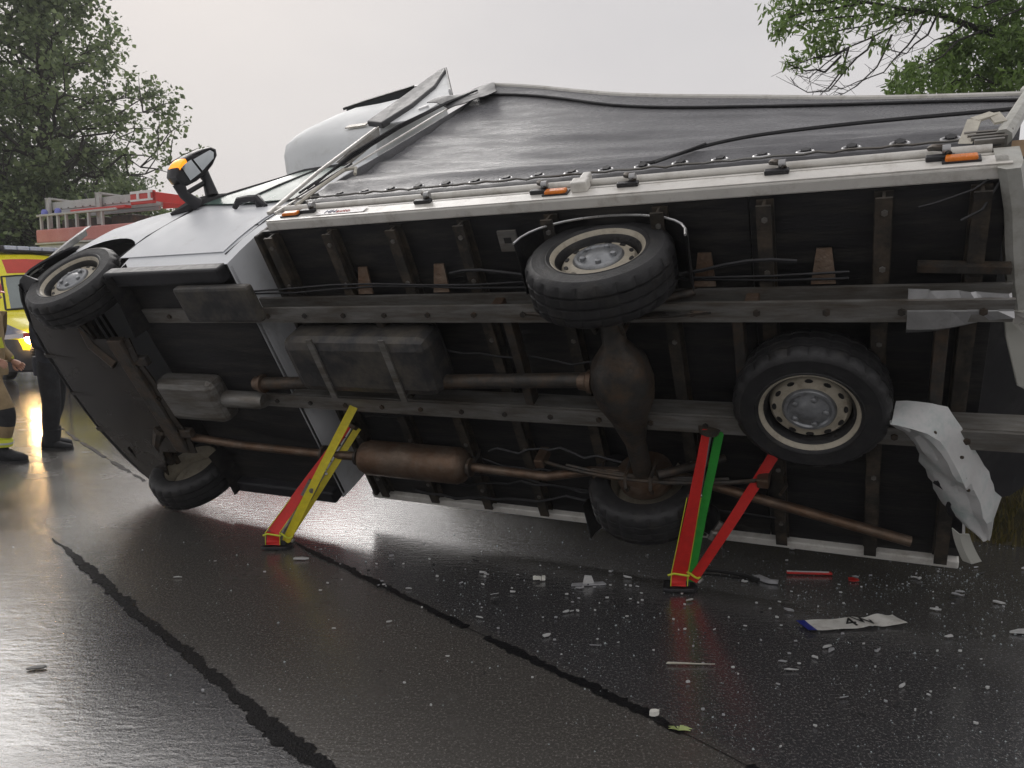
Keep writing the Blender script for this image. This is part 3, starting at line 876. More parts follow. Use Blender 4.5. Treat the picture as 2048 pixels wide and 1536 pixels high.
# --- wheels
def wheel(cb, cl, cu, s, axis=None, face=True, name='wheel'):
    c = B(cb, cl, cu)
    ax = Vector(axis) if axis is not None else V(0, s, 0)
    w = bpy.data.objects.new(name, None); w.parent = van; w.location = c; w.empty_display_size = 0.1
    w.rotation_mode = 'QUATERNION'; w.rotation_quaternion = ax.normalized().to_track_quat('Z', 'Y')
    col.objects.link(w)
    if wheel.parts is None:
        t = MB(); n = 96
        prof = [(0.205, -0.085), (0.215, -0.105), (0.26, -0.118), (0.305, -0.112), (0.325, -0.098), (0.336, -0.08), (0.338, -0.058), (0.326, -0.055), (0.326, -0.047), (0.3395, -0.044),
                (0.3395, -0.008), (0.327, -0.005), (0.327, 0.005), (0.3395, 0.008), (0.3395, 0.044), (0.326, 0.047), (0.326, 0.055), (0.338, 0.058), (0.336, 0.08), (0.325, 0.098), (0.305, 0.112),
                (0.297, 0.1145), (0.292, 0.113), (0.26, 0.118), (0.236, 0.114), (0.231, 0.117), (0.224, 0.113), (0.215, 0.105), (0.205, 0.085)]
        vs, fs = [], []
        for j, (r_, t_) in enumerate(prof):
            for k in range(n):
                a = 2 * math.pi * k / n
                rr = r_
                if r_ > 0.33 and k % 4 == 0: rr -= 0.007
                if 0.318 < r_ <= 0.337 and 0.07 < abs(t_) and k % 4 == 0: rr -= 0.006
                vs.append((rr * math.cos(a), rr * math.sin(a), t_))
        for i in range(len(prof) - 1):
            for k in range(n):
                a, b = i * n + k, i * n + (k + 1) % n
                fs.append((a, b, b + n, a + n))
        t.add(vs, fs)
        rm = MB()
        rm.lathe([(0.206, -0.09), (0.2, -0.07), (0.185, -0.05), (0.185, 0.05), (0.2, 0.075), (0.214, 0.09), (0.22, 0.104), (0.214, 0.108), (0.205, 0.1), (0.196, 0.085)], (0, 0, 0), (0, 0, 1), 48, cap=False)
        rm.lathe([(0.178, 0.02), (0.172, 0.05), (0.16, 0.062), (0.145, 0.06), (0.12, 0.072), (0.1, 0.074), (0.06, 0.05), (0.0, 0.05)], (0, 0, 0), (0, 0, 1), 48)
        rw = MB(); rw.lathe([(0.197, 0.088), (0.186, 0.074), (0.181, 0.03), (0.177, 0.022)], (0, 0, 0), (0, 0, 1), 48, cap=False)
        vh = MB()
        vh.prism([V(0.152 + 0.010 * math.sin(q), 0.018 * math.cos(q), 0.058) for q in [2 * math.pi * j / 10 for j in range(10)]], (0, 0, 0.006))
        hc = MB()
        hc.lathe([(0.118, 0.055), (0.118, 0.072), (0.108, 0.085), (0.095, 0.086), (0.088, 0.078), (0.075, 0.08), (0.05, 0.094), (0.03, 0.1), (0.0, 0.1)], (0, 0, 0), (0, 0, 1), 40)
        for k in range(5):
            a = 2 * math.pi * k / 5
            hc.lathe([(0.014, 0.07), (0.014, 0.096), (0.008, 0.1), (0, 0.1)], (0.072 * math.cos(a), 0.072 * math.sin(a), 0), (0, 0, 1), 8)
        wheel.parts = [t.build('tyre', M['rubber'], w, smooth=True, auto=30), rm.build('rim', M['steel_cream'], w, smooth=True, auto=50),
                       vh.build('vent_hole', M['plywood_black'], w), hc.build('hub_cap', M['hub_silver'], w, smooth=True, auto=40), rw.build('rim_well', M['plywood_black'], w, smooth=True)]
        for k in range(1, 12):
            c_ = wheel.parts[2].copy(); c_.rotation_euler = (0, 0, 2 * math.pi * k / 12); col.objects.link(c_); wheel.parts.append(c_)
    else:
        for p in wheel.parts:
            q = p.copy(); q.parent = w; col.objects.link(q)
    return w
wheel.parts = None
wheel(0.93, 0.84, 0.365, 1, axis=(-0.03, 1, -0.18)).scale = (0.95, 0.95, 0.95)
wheel(0.93, -0.82, 0.36, -1)
RW = 4.58
wheel(RW, 0.84, 0.36, 1)
wheel(RW, -0.62, 0.45, -1)
wheel(5.45, 0.12, 0.40, 1, axis=(0, 0, -1), name='spare_wheel')

# --- underside of the cab
ut = MB(); rows = []
for i in range(10):
    k = i / 9
    row = []
    for l in (-0.86, -0.6, -0.3, 0, 0.3, 0.6, 0.86):
        b0 = bump_b(l) + 0.10
        wdt = l if k < 0.35 else l * (1 - 0.42 * smooth01((k - 0.35) / 0.2))
        row.append(B(b0 + (1.25 - b0) * k, wdt, 0.275 - 0.02 * math.sin(k * 3) + 0.012 * math.sin(l * 9)))
    rows.append(row)
ut.shell(rows, 0.01); ut.build('undertray', M['undertray'], van, smooth=True)
for l in (-0.35, 0.0, 0.35):
    q = MB(); q.bar(B(0.25, l, 0.262), B(1.2, l * 0.8, 0.25), 0.03, 0.014); q.build('tray_rib', M['undertray'], van)
fp = MB(); fp.box(B(2.3, -0.93, 0.40), B(1.27, 0.93, 0.44)); fp.build('floor_pan', M['plywood_black'], van, bevel=0.01)
for s in (1, -1):
    q = MB(); q.box(B(2.28, s * 0.90 - 0.05, 0.33), B(1.28, s * 0.90 + 0.05, 0.42)); q.build('sill', M['black_plastic'], van, bevel=0.015)
    q = MB(); q.tube([B(0.82, s * 0.68, 0.3), B(0.86, s * 0.45, 0.27), B(1.0, s * 0.3, 0.26)], [0.03, 0.045, 0.05], 8); q.build('control_arm', M['steel_dark'], van, smooth=True)
    q = MB(); q.tube([B(0.82, s * 0.72, 0.34), B(0.82, s * 0.35, 0.36)], 0.022, 8); q.build('drive_shaft', M['steel_dark'], van, smooth=True)
q = MB(); q.bar(B(1.12, -0.5, 0.27), B(1.12, 0.5, 0.27), 0.14, 0.06); q.bar(B(0.95, -0.32, 0.27), B(1.3, -0.32, 0.28), 0.07, 0.05); q.bar(B(0.95, 0.32, 0.27), B(1.3, 0.32, 0.28), 0.07, 0.05)
q.build('subframe', M['steel_dark'], van, bevel=0.01)
q = MB(); q.box(B(1.75, -0.2, 0.26), B(1.2, 0.14, 0.42)); q.build('gearbox', M['steel_galv'], van, bevel=0.05)
q = MB(); q.lathe([(0.0, 0), (0.05, 0.0), (0.06, 0.02), (0.06, 0.3), (0.045, 0.35), (0, 0.35)], B(1.75, -0.03, 0.34), (-1, 0, 0), 14); q.build('gearbox_tail', M['steel_galv'], van, smooth=True)
# --- load bed
BR = 6.14
for i, (b0, b1) in enumerate(((2.44, 3.36), (3.364, 4.28), (4.284, 5.2), (5.204, BR))):
    q = MB(); q.box(B(b1, -1.04, 0.60), B(b0, 1.04, 0.63)); q.build('floor_panel', M['plywood_black'], van, bevel=0.003)
for b_ in (2.56, 2.98, 3.4, 3.81, 4.29, 4.82, 5.27, 5.72, 6.05):
    q = MB()
    q.box(B(b_ + 0.035, -1.03, 0.585), B(b_ - 0.035, 1.03, 0.598)); q.box(B(b_ + 0.006, -1.03, 0.535), B(b_ - 0.006, 1.03, 0.586)); q.box(B(b_ + 0.03, -1.03, 0.522), B(b_ - 0.03, 1.03, 0.536))
    q.build('cross_member', M['member'], van)
for lc, s in ((0.60, 1), (-0.06, -1)):
    q = MB()
    re_ = 6.18 if s > 0 else 6.42
    q.box(B(re_, lc - 0.05, 0.50), B(1.3, lc + 0.05, 0.519)); q.box(B(re_, lc - s * 0.05 - 0.006, 0.40), B(1.3, lc - s * 0.05 + 0.006, 0.501)); q.box(B(re_, lc - 0.05, 0.385), B(1.3, lc + 0.05, 0.401))
    cr_ = q.build('chassis_rail', M['steel_galv'], van)
    for b_ in np.arange(1.6, 6.1, 0.28):
        q = MB(); q.lathe([(0.0, 0), (0.016, 0.0), (0.016, 0.012), (0, 0.012)], B(b_, lc, 0.374), (0, 0, 1), 6); q.build('bolt', M['steel_dark'], cr_)
for b_ in (2.1, 3.2, 4.0, 5.15, 5.95):
    q = MB(); q.bar(B(b_, -0.12, 0.45), B(b_, 0.555, 0.45), 0.05, 0.08); q.build('frame_brace', M['steel_dark'], van, bevel=0.006)
# torn rear end of the left chassis rail
q = MB(); rows = []
for i in range(8):
    k = i / 7
    b_ = 5.82 + 0.36 * k
    rows.append([B(b_ + 0.03 * math.sin(i * 2.3), 0.69 - 0.03 * k, 0.41 + 0.012 * math.sin(i * 3)), B(b_, 0.60, 0.383), B(b_, 0.52 + 0.06 * k * k, 0.376 - 0.02 * k * math.sin(i)), B(b_ - 0.05 * k, 0.49 + 0.08 * k * k, 0.40)])
q.shell(rows, 0.008); q.build('torn_plate', M['alu'], van)['label'] = 'torn scraped metal plate at the end of the chassis rail'
q = MB(); q.bar(B(5.85, 0.73, 0.52), B(6.17, 0.71, 0.52), 0.03, 0.05); q.build('rail_flange', M['steel_dark'], van)
# driveline, springs, tank, exhaust, lines
q = MB(); q.tube([B(2.1, 0.1, 0.36), B(RW - 0.15, 0.22, 0.36)], 0.04, 12); q.build('prop_shaft', M['steel_dark'], van, smooth=True)
q = MB(); q.tube([B(RW, -0.56, 0.42), B(RW, -0.2, 0.38), B(RW, 0.0, 0.36), B(RW, 0.12, 0.36), B(RW, 0.22, 0.36), B(RW, 0.34, 0.36), B(RW, 0.45, 0.36), B(RW, 0.76, 0.36)], [0.055, 0.055, 0.1, 0.15, 0.16, 0.14, 0.06, 0.055], 16); q.build('rear_axle', M['steel_dark'], van, smooth=True)
for l in (0.60, -0.45):
    lf = bpy.data.objects.new('leaf_spring', None); lf.parent = van; col.objects.link(lf)
    for k in range(3):
        q = MB(); hl_ = 0.62 - 0.16 * k
        q.tube([B(RW - hl_ + 2 * hl_ * t / 8, l, 0.365 - 0.016 * k - 0.09 * (1 - (2 * t / 8 - 1) ** 2) * (hl_ / 0.62) ** 2 + 0.07) for t in range(9)], 0.012, 6)
        q.build('leaf', M['steel_dark'], lf, smooth=True)
    q = MB(); q.tube([B(RW + 0.1, l + 0.05, 0.35), B(RW + 0.42, l + 0.03, 0.55)], [0.028, 0.02], 10); q.build('shock_absorber', M['steel_dark'], van, smooth=True)
q = MB(); q.box(B(3.55, 0.12, 0.26), B(2.55, 0.5, 0.50)); q.build('fuel_tank', M['tank'], van, bevel=0.06)
for b_ in (2.8, 3.3):
    q = MB(); q.box(B(b_ + 0.02, 0.10, 0.248), B(b_ - 0.02, 0.52, 0.26)); q.build('tank_strap', M['steel_galv'], van)
q = MB(); q.tube([B(1.2, -0.38, 0.3), B(1.7, -0.42, 0.3), B(2.4, -0.46, 0.33), B(2.7, -0.46, 0.34)], 0.03, 10)
q.tube([B(3.5, -0.46, 0.34), B(4.0, -0.5, 0.36), B(4.25, -0.52, 0.46), B(4.7, -0.52, 0.50), B(5.1, -0.55, 0.42), B(5.9, -0.75, 0.40)], 0.028, 10); q.build('exhaust_pipe', M['exhaust'], van, smooth=True)
q = MB(); q.lathe([(0.03, 0), (0.1, 0.04), (0.115, 0.08), (0.115, 0.74), (0.1, 0.78), (0.03, 0.82)], B(2.69, -0.46, 0.34), (-1, 0, 0), 20); q.build('silencer', M['exhaust'], van, smooth=True, auto=50)
for k, l in enumerate((0.70, 0.72)):
    q = MB(); q.tube([B(1.4 + i * 0.3, l + 0.012 * math.sin(i * 1.3 + k), 0.50 + 0.008 * math.cos(i)) for i in range(15)], 0.006, 5); q.build('brake_line', M['cable_black'], van, smooth=True)
q = MB(); q.tube([B(3.7 + i * 0.1, 0.78 + 0.03 * math.sin(i * 0.9), 0.5 - 0.03 * abs(math.sin(i * 0.7))) for i in range(18)], 0.009, 6); q.build('wiring_loom', M['cable_black'], van, smooth=True)
q = MB(); q.box(B(2.5, 0.62, 0.27), B(1.9, 0.86, 0.33)); q.build('battery_tray', M['tank'], van, bevel=0.02)
for l in (0.60, -0.45):
    for db in (-0.07, 0.07):
        q = MB(); q.tube([B(RW + db, l - 0.06, 0.46), B(RW + db, l - 0.06, 0.31), B(RW + db, l, 0.285), B(RW + db, l + 0.06, 0.31), B(RW + db, l + 0.06, 0.46)], 0.011, 6); q.build('spring_clamp', M['steel_dark'], van, smooth=True)
    for db in (-0.63, 0.63):
        q = MB(); q.box(B(RW + db + 0.03, l - 0.03, 0.40), B(RW + db - 0.03, l + 0.03, 0.53)); q.build('spring_shackle', M['exhaust'], van, bevel=0.008)
for l in (0.74, -0.5):
    q = MB(); q.lathe([(0.06, -0.04), (0.15, -0.04), (0.16, 0.0), (0.15, 0.05), (0.06, 0.05)], B(RW, l, 0.37 if l > 0 else 0.44), (0, 1, 0), 24); q.build('brake_drum', M['exhaust'], van, smooth=True, auto=40)
for b_ in (2.72, 3.48, 4.3, 5.3):
    q = MB(); q.tube([B(b_, -0.47, 0.36), B(b_ + 0.02, -0.5, 0.46), B(b_, -0.5, 0.54)], 0.009, 5); q.build('exhaust_hanger', M['steel_dark'], van, smooth=True)
for b_ in (2.40, 2.68, 3.52):
    q = MB(); q.lathe([(0.05, -0.012), (0.058, -0.01), (0.058, 0.01), (0.05, 0.012)], B(b_, -0.46, 0.335), (1, 0, 0), 14); q.build('exhaust_flange', M['steel_dark'], van)
for b_ in (2.13, 4.40):
    q = MB(); q.lathe([(0.03, -0.03), (0.062, -0.025), (0.062, 0.0), (0.05, 0.01), (0.045, 0.05)], B(b_, 0.10 if b_ < 3 else 0.21, 0.36), (1, 0, 0), 14); q.build('shaft_joint', M['exhaust'], van, smooth=True, auto=40)
rb_ = random.Random(8)
for k in range(7):
    l0 = rb_.uniform(-0.9, 0.95); b0 = rb_.uniform(2.6, 3.6); ln_ = rb_.uniform(0.8, 2.4); r0_ = rb_.uniform(0.004, 0.010)
    q = MB(); q.tube([B(b0 + ln_ * j / 14, l0 + 0.05 * mnoise.noise((j * 0.5, k, 0)) + 0.06 * math.sin(j * 0.25 + k), 0.512 - 0.035 * abs(mnoise.noise((j * 0.6, k, 4)))) for j in range(15)], r0_, 5); q.build('hose', M['cable_black'], van, smooth=True)
for b_ in (2.56, 2.98, 3.4, 3.81, 4.29, 4.82, 5.27, 5.72):
    for l in (0.97, 0.72, 0.35, -0.45, -0.85):
        q = MB(); q.lathe([(0, 0), (0.013, 0.0), (0.013, 0.01), (0, 0.01)], B(b_ + 0.004, l, 0.513), (0, 0, 1), 6); q.build('bolt', M['steel_galv'], van)
for b_ in (3.1, 3.6, 5.0, 5.5):
    q = MB(); q.prism([B(b_ - 0.05, 0.66, 0.515), B(b_ + 0.05, 0.66, 0.515), B(b_ + 0.03, 0.80, 0.57), B(b_ - 0.03, 0.80, 0.57)], (0, 0, 0.01)); q.build('outrigger', M['exhaust'], van)
# mudguards over the rear wheels
for s in (1, -1):
    q = MB(); rows = []
    for i in range(17):
        a = math.pi * (0.02 + 0.96 * i / 16)
        p = (RW - 0.40 * math.cos(a), 0.34 + (0.27 if s > 0 else 0.25) * math.sin(a) ** 0.8)
        rows.append([B(p[0], s * 1.0, p[1] - 0.012), B(p[0], s * 0.985, p[1]), B(p[0], s * 0.72, p[1])])
    q.shell(rows, 0.006); mg = q.build('mudguard', M['plywood_black'], van, smooth=True)
    q = MB(); q.tube([r_[0] for r_ in rows], 0.006, 6); q.build('mudguard_rim', M['steel_bright'], mg, smooth=True)
q = MB(); q.prism([B(4.02, 0.99, 0.52), B(4.12, 0.99, 0.52), B(4.12, 0.88, 0.52), B(4.02, 0.88, 0.52)], (0, 0, 0.012)); br = q.build('bracket', M['steel_galv'], van)
q = MB(); q.prism([B(4.05, 0.955, 0.518), B(4.09, 0.955, 0.518), B(4.09, 0.925, 0.518), B(4.05, 0.925, 0.518)], (0, 0, 0.004)); q.build('bracket_hole', M['plywood_black'], br)

# --- left side rail with tube, clamps, lamps
q = MB()
q.box(B(BR, 1.045, 0.588), B(2.53, 1.10, 0.70)); q.build('side_board', M['rail_white'], van, bevel=0.008)
q = MB(); q.box(B(BR, 1.05, 0.702), B(2.5, 1.07, 0.735)); q.build('side_channel', M['member'], van)
q = MB(); q.box(B(BR - 0.02, 1.05, 0.737), B(2.48, 1.085, 0.755)); q.box(B(BR, 1.101, 0.594), B(2.53, 1.106, 0.612)); q.build('side_trim', M['rail_white'], van)
q = MB(); q.tube([B(2.42, 1.085, 0.80), B(BR - 0.05, 1.085, 0.79)], 0.021, 10); q.build('side_tube', M['rail_white'], van, smooth=True)
q = MB(); q.box(B(BR, -1.10, 0.565), B(2.4, -1.045, 0.76)); q.build('side_board', M['rail_white'], van, bevel=0.008)
q = MB(); q.box(B(2.47, -1.05, 0.54), B(2.44, 1.04, 0.80)); q.build('front_board', M['member'], van, bevel=0.008)
for b_ in (2.78, 3.55, 4.22, 4.66, 5.31, 5.91):
    cl = bpy.data.objects.new('tarp_clamp', None); cl.parent = van; cl.location = B(b_, 1.10, 0.69); col.objects.link(cl)
    if b_ == 2.78:
        q = MB(); q.box((-0.05, 0.0, -0.02), (0.05, 0.02, 0.012)); a_ = q.build('clamp_base', M['black_plastic'], cl, bevel=0.004)
        q = MB(); q.tube([(-0.03, 0.02, 0.0), (-0.01, 0.035, 0.03), (0.02, 0.032, 0.05), (0.035, 0.015, 0.085)], [0.012, 0.015, 0.014, 0.01], 8); b2 = q.build('clamp_lever', M['steel_dark'], cl, smooth=True)
        q = MB(); q.lathe([(0, -0.014), (0.02, -0.014), (0.02, 0.014), (0, 0.014)], (-0.02, 0.03, 0.02), (1, 0, 0), 12); b3 = q.build('clamp_roller', M['alu'], cl, smooth=True)
        cparts = (a_, b2, b3)
    else:
        for p in cparts:
            c_ = p.copy(); c_.parent = cl; col.objects.link(c_)
q = MB(); q.box(B(4.47, 1.10, 0.655), B(4.39, 1.15, 0.72)); q.box(B(4.45, 1.10, 0.72), B(4.41, 1.14, 0.81)); lt = q.build('side_latch', M['rail_white'], van, bevel=0.006)
for b_ in (2.67, 4.31, 5.98):
    ml = bpy.data.objects.new('marker_lamp', None); ml.parent = van; ml.location = B(b_, 1.10, 0.665); col.objects.link(ml)
    if b_ == 2.67:
        q = MB(); q.box((-0.055, 0.0, -0.022), (0.055, 0.022, 0.022)); p1_ = q.build('lens', M['orange_lens'], ml, bevel=0.008)
        q = MB(); q.box((-0.065, 0.0, -0.026), (0.065, 0.008, 0.026)); p2_ = q.build('lamp_base', M['black_plastic'], ml)
        lparts = (p1_, p2_)
    else:
        for p in lparts:
            c_ = p.copy(); c_.parent = ml; col.objects.link(c_)
def side_text(prefix, b_, u_, size, parent, origin=None, x=None, y=None, first='MH', second='auto'):
    o_ = origin or B(b_, 1.1075, u_); x = x or V(-1, 0, 0); y = y or V(0, 0, 1)
    text_mesh('lettering', first, size, M['ink_blue'], parent, axes(o_, x, y), align='RIGHT')
    text_mesh('lettering', second, size, M['ink_red'], parent, axes(o_ + Vector(x).normalized() * size * 0.08, x, y), align='LEFT')
q = MB(); q.box(B(3.20, 1.1045, 0.625), B(2.87, 1.1065, 0.685)); st_ = q.build('sticker', M['sticker_white'], van)
side_text('s', 3.0, 0.655, 0.052, st_)

# --- tarpaulin: a ruled, sagging sheet from the hem to the slumped roof edge
HEM = [(2.5, 1.085, 0.86), (3.2, 1.088, 0.855), (4.0, 1.09, 0.845), (5.0, 1.09, 0.835), (6.12, 1.09, 0.82)]
TOP = [(2.97, 1.08, 2.94), (3.35, 1.04, 2.85), (4.12, 0.98, 2.54), (4.95, 0.90, 2.41), (5.65, 0.80, 2.42), (6.44, 0.62, 2.73)]
def spline(pts, t):
    k = t * (len(pts) - 1); i = min(int(k), len(pts) - 2); f = k - i
    g_ = lambda j: Vector(pts[max(0, min(len(pts) - 1, j))])
    p0, p1, p2, p3 = g_(i - 1), g_(i), g_(i + 1), g_(i + 2)
    return 0.5 * ((2 * p1) + (-p0 + p2) * f + (2 * p0 - 5 * p1 + 4 * p2 - p3) * f * f + (-p0 + 3 * p1 - 3 * p2 + p3) * f ** 3)
def arc_param(pts, t):           # even in b
    lo, hi = 0., 1.
    target = pts[0][0] + (pts[-1][0] - pts[0][0]) * t
    for _ in range(22):
        m_ = (lo + hi) / 2
        if spline(pts, m_).x < target: lo = m_
        else: hi = m_
    return spline(pts, (lo + hi) / 2)
ct = MB(); rows = []
NT, NS = 120, 64
def curtain_pt(t, s):
    a, c = arc_param(HEM, t), arc_param(TOP, t)
    p = a.lerp(c, s)
    sag = math.sin(math.pi * s)
    out = -0.07 * sag + 0.012 * math.sin(s * 38 + 2.5 * mnoise.noise((t * 1.6, 1, 0))) * (0.35 + 0.65 * mnoise.noise((t * 1.2, s * 2, 4)) ** 2 * 4) * min(1, s * 6) * min(1, (1 - s) * 8)
    out += 0.022 * mnoise.noise((t * 1.8, s * 11, 3)) * sag + 0.008 * mnoise.noise((t * 5, s * 34, 7)) * min(1, sag * 2)
    out += 0.05 * math.exp(-((s - (0.16 + 0.10 * t)) / 0.035) ** 2) * (0.4 + 0.6 * t)
    p.y += out; p.z += 0.3 * out
    return B(p.x, p.y, p.z)
for i in range(NT + 1):
    rows.append([curtain_pt(i / NT, k / NS) for k in range(NS + 1)])
ct.shell(rows, 0.0025)
curtain = ct.build('side_tarpaulin', M['curtain'], van, smooth=True, auto=60)
curtain['label'] = 'wet wrinkled grey tarpaulin of the box body'
# hem strap, eyelets, darts
q = MB(); rows = []
for i in range(61):
    t = i / 60; a = arc_param(HEM, t)
    wv = 0.004 * math.sin(i * 1.9)
    rows.append([B(a.x, a.y + 0.004, a.z - 0.025 + wv), B(a.x, a.y + 0.012, a.z), B(a.x, a.y + 0.006, a.z + 0.022 + wv)])
q.shell(rows, 0.003); hem = q.build('hem', M['curtain_dark'], van, smooth=True)
q = MB(); q.tube([B(arc_param(HEM, i / 60).x, 1.104 + 0.004 * math.sin(i * 2.6), arc_param(HEM, i / 60).z + 0.04 + 0.005 * math.sin(i * 2.1)) for i in range(61)], 0.006, 6); q.build('lacing_cord', M['steel_galv'], hem, smooth=True)
b_ = 2.66; k = 0
while b_ < 6.0:
    t = (b_ - 2.5) / 3.62; a = arc_param(HEM, t)
    ey = bpy.data.objects.new('eyelet', None); ey.parent = van; ey.location = B(a.x, a.y + 0.012, a.z + 0.065); ey.rotation_euler = (0.1 * math.sin(k), 0, 0); col.objects.link(ey)
    if k == 0:
        q = MB()
        for j in range(18):
            p0 = 2 * math.pi * j / 18
        q.tube([(0.034 * math.cos(2 * math.pi * j / 18), 0.0, 0.02 * math.sin(2 * math.pi * j / 18)) for j in range(19)], 0.0065, 6)
        e1 = q.build('ring', M['steel_bright'], ey, smooth=True)
        q = MB(); q.prism([(-0.022, 0.0, 0.012), (0.0, 0.0, 0.03), (0.02, 0.0, 0.01), (0.01, 0.0, -0.014), (-0.012, 0.0, -0.014)], (0, 0.012, 0)); e2 = q.build('staple', M['cable_black'], ey)
        eparts = (e1, e2)
    else:
        for p in eparts:
            c_ = p.copy(); c_.parent = ey; col.objects.link(c_)
    b_ += 0.183; k += 1
# roof edge: light bead, dark welt below it, roof sheet, front sheet
def top_pts(ds, dl, du, n=40): return [B(p.x, p.y + dl, p.z + du) for p in [arc_param(TOP, i / n) for i in range(n + 1)]]
q = MB(); q.tube(top_pts(0, 0.0, 0.015), 0.02, 8); q.build('roof_bead', M['rail_white'], van, smooth=True)
q = MB(); q.tube([curtain_pt(i / 60, 0.915 + 0.02 * math.sin(i * 0.16)) + V(0, 0.012, -0.004) for i in range(61)], 0.010, 6); q.build('roof_welt', M['cable_black'], van, smooth=True)
q = MB(); rows = []
for i in range(41):
    p = arc_param(TOP, i / 40); row = []
    for k in range(9):
        s = k / 8
        row.append(B(p.x, p.y - 2.05 * s, p.z + 0.02 - 0.16 * math.sin(math.pi * s) + 0.22 * s * (3.0 - p.z) + 0.02 * mnoise.noise((i * 0.4, k, 1))))
    rows.append(row)
q.shell(rows, -0.003); q.build('roof_tarpaulin', M['curtain'], van, smooth=True, auto=60)
q = MB(); rows = []
for k in range(9):
    s = k / 8; row = []
    for j in range(9):
        a = Vector((2.45, 1.06 - 2.1 * s, 0.70)); c = Vector((2.95, 1.06 - 2.05 * s, 2.95 - 0.12 * math.sin(math.pi * s)))
        p = a.lerp(c, j / 8); row.append(B(p.x, p.y, p.z))
    rows.append(row)
q.shell(rows, 0.004); q.build('front_tarpaulin', M['curtain'], van, smooth=True)
q = MB(); rows = []
for i in range(25):
    t = i / 24; a = arc_param(HEM, t); c = arc_param(TOP, t); row = []
    for k in range(9):
        s = k / 8; row.append(B(a.x + (c.x - a.x) * s, -1.06, 0.70 + (c.z - 0.60) * s))
    rows.append(row)
q.shell(rows, 0.003); q.build('side_tarpaulin', M['curtain_dark'], van, smooth=True)['label'] = 'tarpaulin of the side lying on the verge'
# front corner: pole, loose tarp gathered at the roof corner, cords
q = MB(); q.bar(B(2.45, 1.10, 0.72), B(2.42, 1.115, 1.30), 0.026, 0.02, up=(0, 1, 0)); q.bar(B(2.42, 1.115, 1.30), B(2.42, 1.125, 2.07), 0.024, 0.02, up=(0, 1, 0)); q.build('front_post', M['rail_white'], van, bevel=0.005)
q = MB(); q.prism([B(2.43, 1.10, 1.50), B(2.43, 1.13, 2.10), B(2.46, 1.06, 2.02), B(2.47, 1.05, 1.6)], (0.006, 0, 0)); q.build('post_gusset', M['steel_galv'], van)
q = MB(); q.bar(B(2.50, 1.10, 0.72), B(2.78, 1.09, 2.3), 0.014, 0.01, up=(0, 1, 0)); q.bar(B(2.78, 1.09, 2.3), B(2.95, 1.09, 2.92), 0.014, 0.01, up=(0, 1, 0)); q.build('edge_rail', M['rail_white'], van)
for k in range(3):
    q = MB(); q.tube([B(2.50 + 0.02 * k, 1.11, 0.98 + 0.06 * k), B(2.57, 1.12 + 0.012 * k, 1.5), B(2.66, 1.125 + 0.01 * k, 2.0), B(2.80, 1.12, 2.46 + 0.03 * k), B(2.93, 1.11, 2.76)], 0.007, 5); q.build('tension_cord', M['cable_black'], van, smooth=True)
q = MB(); rows = []
for i in range(9):
    k = i / 8
    rows.append([B(2.58 + 0.40 * k, 1.125 - 0.03 * k + 0.012 * math.sin(i * 1.1), 2.58 + 0.38 * k), B(2.68 + 0.35 * k, 1.125 - 0.02 * k + 0.016 * math.sin(i), 2.54 + 0.33 * k), B(2.76 + 0.32 * k, 1.115 - 0.015 * k, 2.48 + 0.28 * k), B(2.84 + 0.28 * k, 1.10, 2.42 + 0.26 * k + 0.02 * math.sin(i * 1.7))])
q.shell(rows, 0.006); q.build('gathered_tarp', M['curtain_dark'], van, smooth=True)['label'] = 'dark tarpaulin gathered at the roof corner'
q = MB(); q.tube([B(2.60, 1.10, 0.80), B(2.66, 1.13, 1.02), B(2.70, 1.14, 1.22), B(2.76, 1.13, 1.26), B(2.80, 1.12, 1.18)], 0.011, 6); q.build('strap_loop', M['strap_cream'], van, smooth=True)
q = MB(); q.bar(B(6.0, 1.10, 0.82), B(6.04, 1.13, 1.0), 0.05, 0.01, up=(0, 1, 0)); q.bar(B(6.04, 1.13, 1.0), B(6.11, 1.13, 1.05), 0.045, 0.01, up=(0, 1, 0)); q.bar(B(6.11, 1.13, 1.05), B(6.13, 1.12, 0.97), 0.045, 0.01, up=(0, 1, 0)); q.build('strap_loop', M['strap_cream'], van)
# rope lying across the tarpaulin
rp = [(4.66, 1.09, 0.93), (4.70, 1.07, 0.98), (4.78, 1.05, 1.10), (4.92, 1.04, 1.22), (5.12, 1.045, 1.27), (5.4, 1.05, 1.28), (5.7, 1.05, 1.28), (6.0, 1.055, 1.25), (6.3, 1.06, 1.22)]
q = MB(); q.tube([B(*spline(rp, i / 40)) + V(0, 0.02, 0) for i in range(41)], 0.010, 6); q.build('rope', M['cable_black'], van, smooth=True)
q = MB(); q.tube([B(*spline([(4.73, 1.09, 0.92), (4.80, 1.07, 1.05), (4.92, 1.06, 1.19)], i / 8)) + V(0, 0.02, 0) for i in range(9)], 0.007, 6); q.build('rope', M['cable_black'], van, smooth=True)

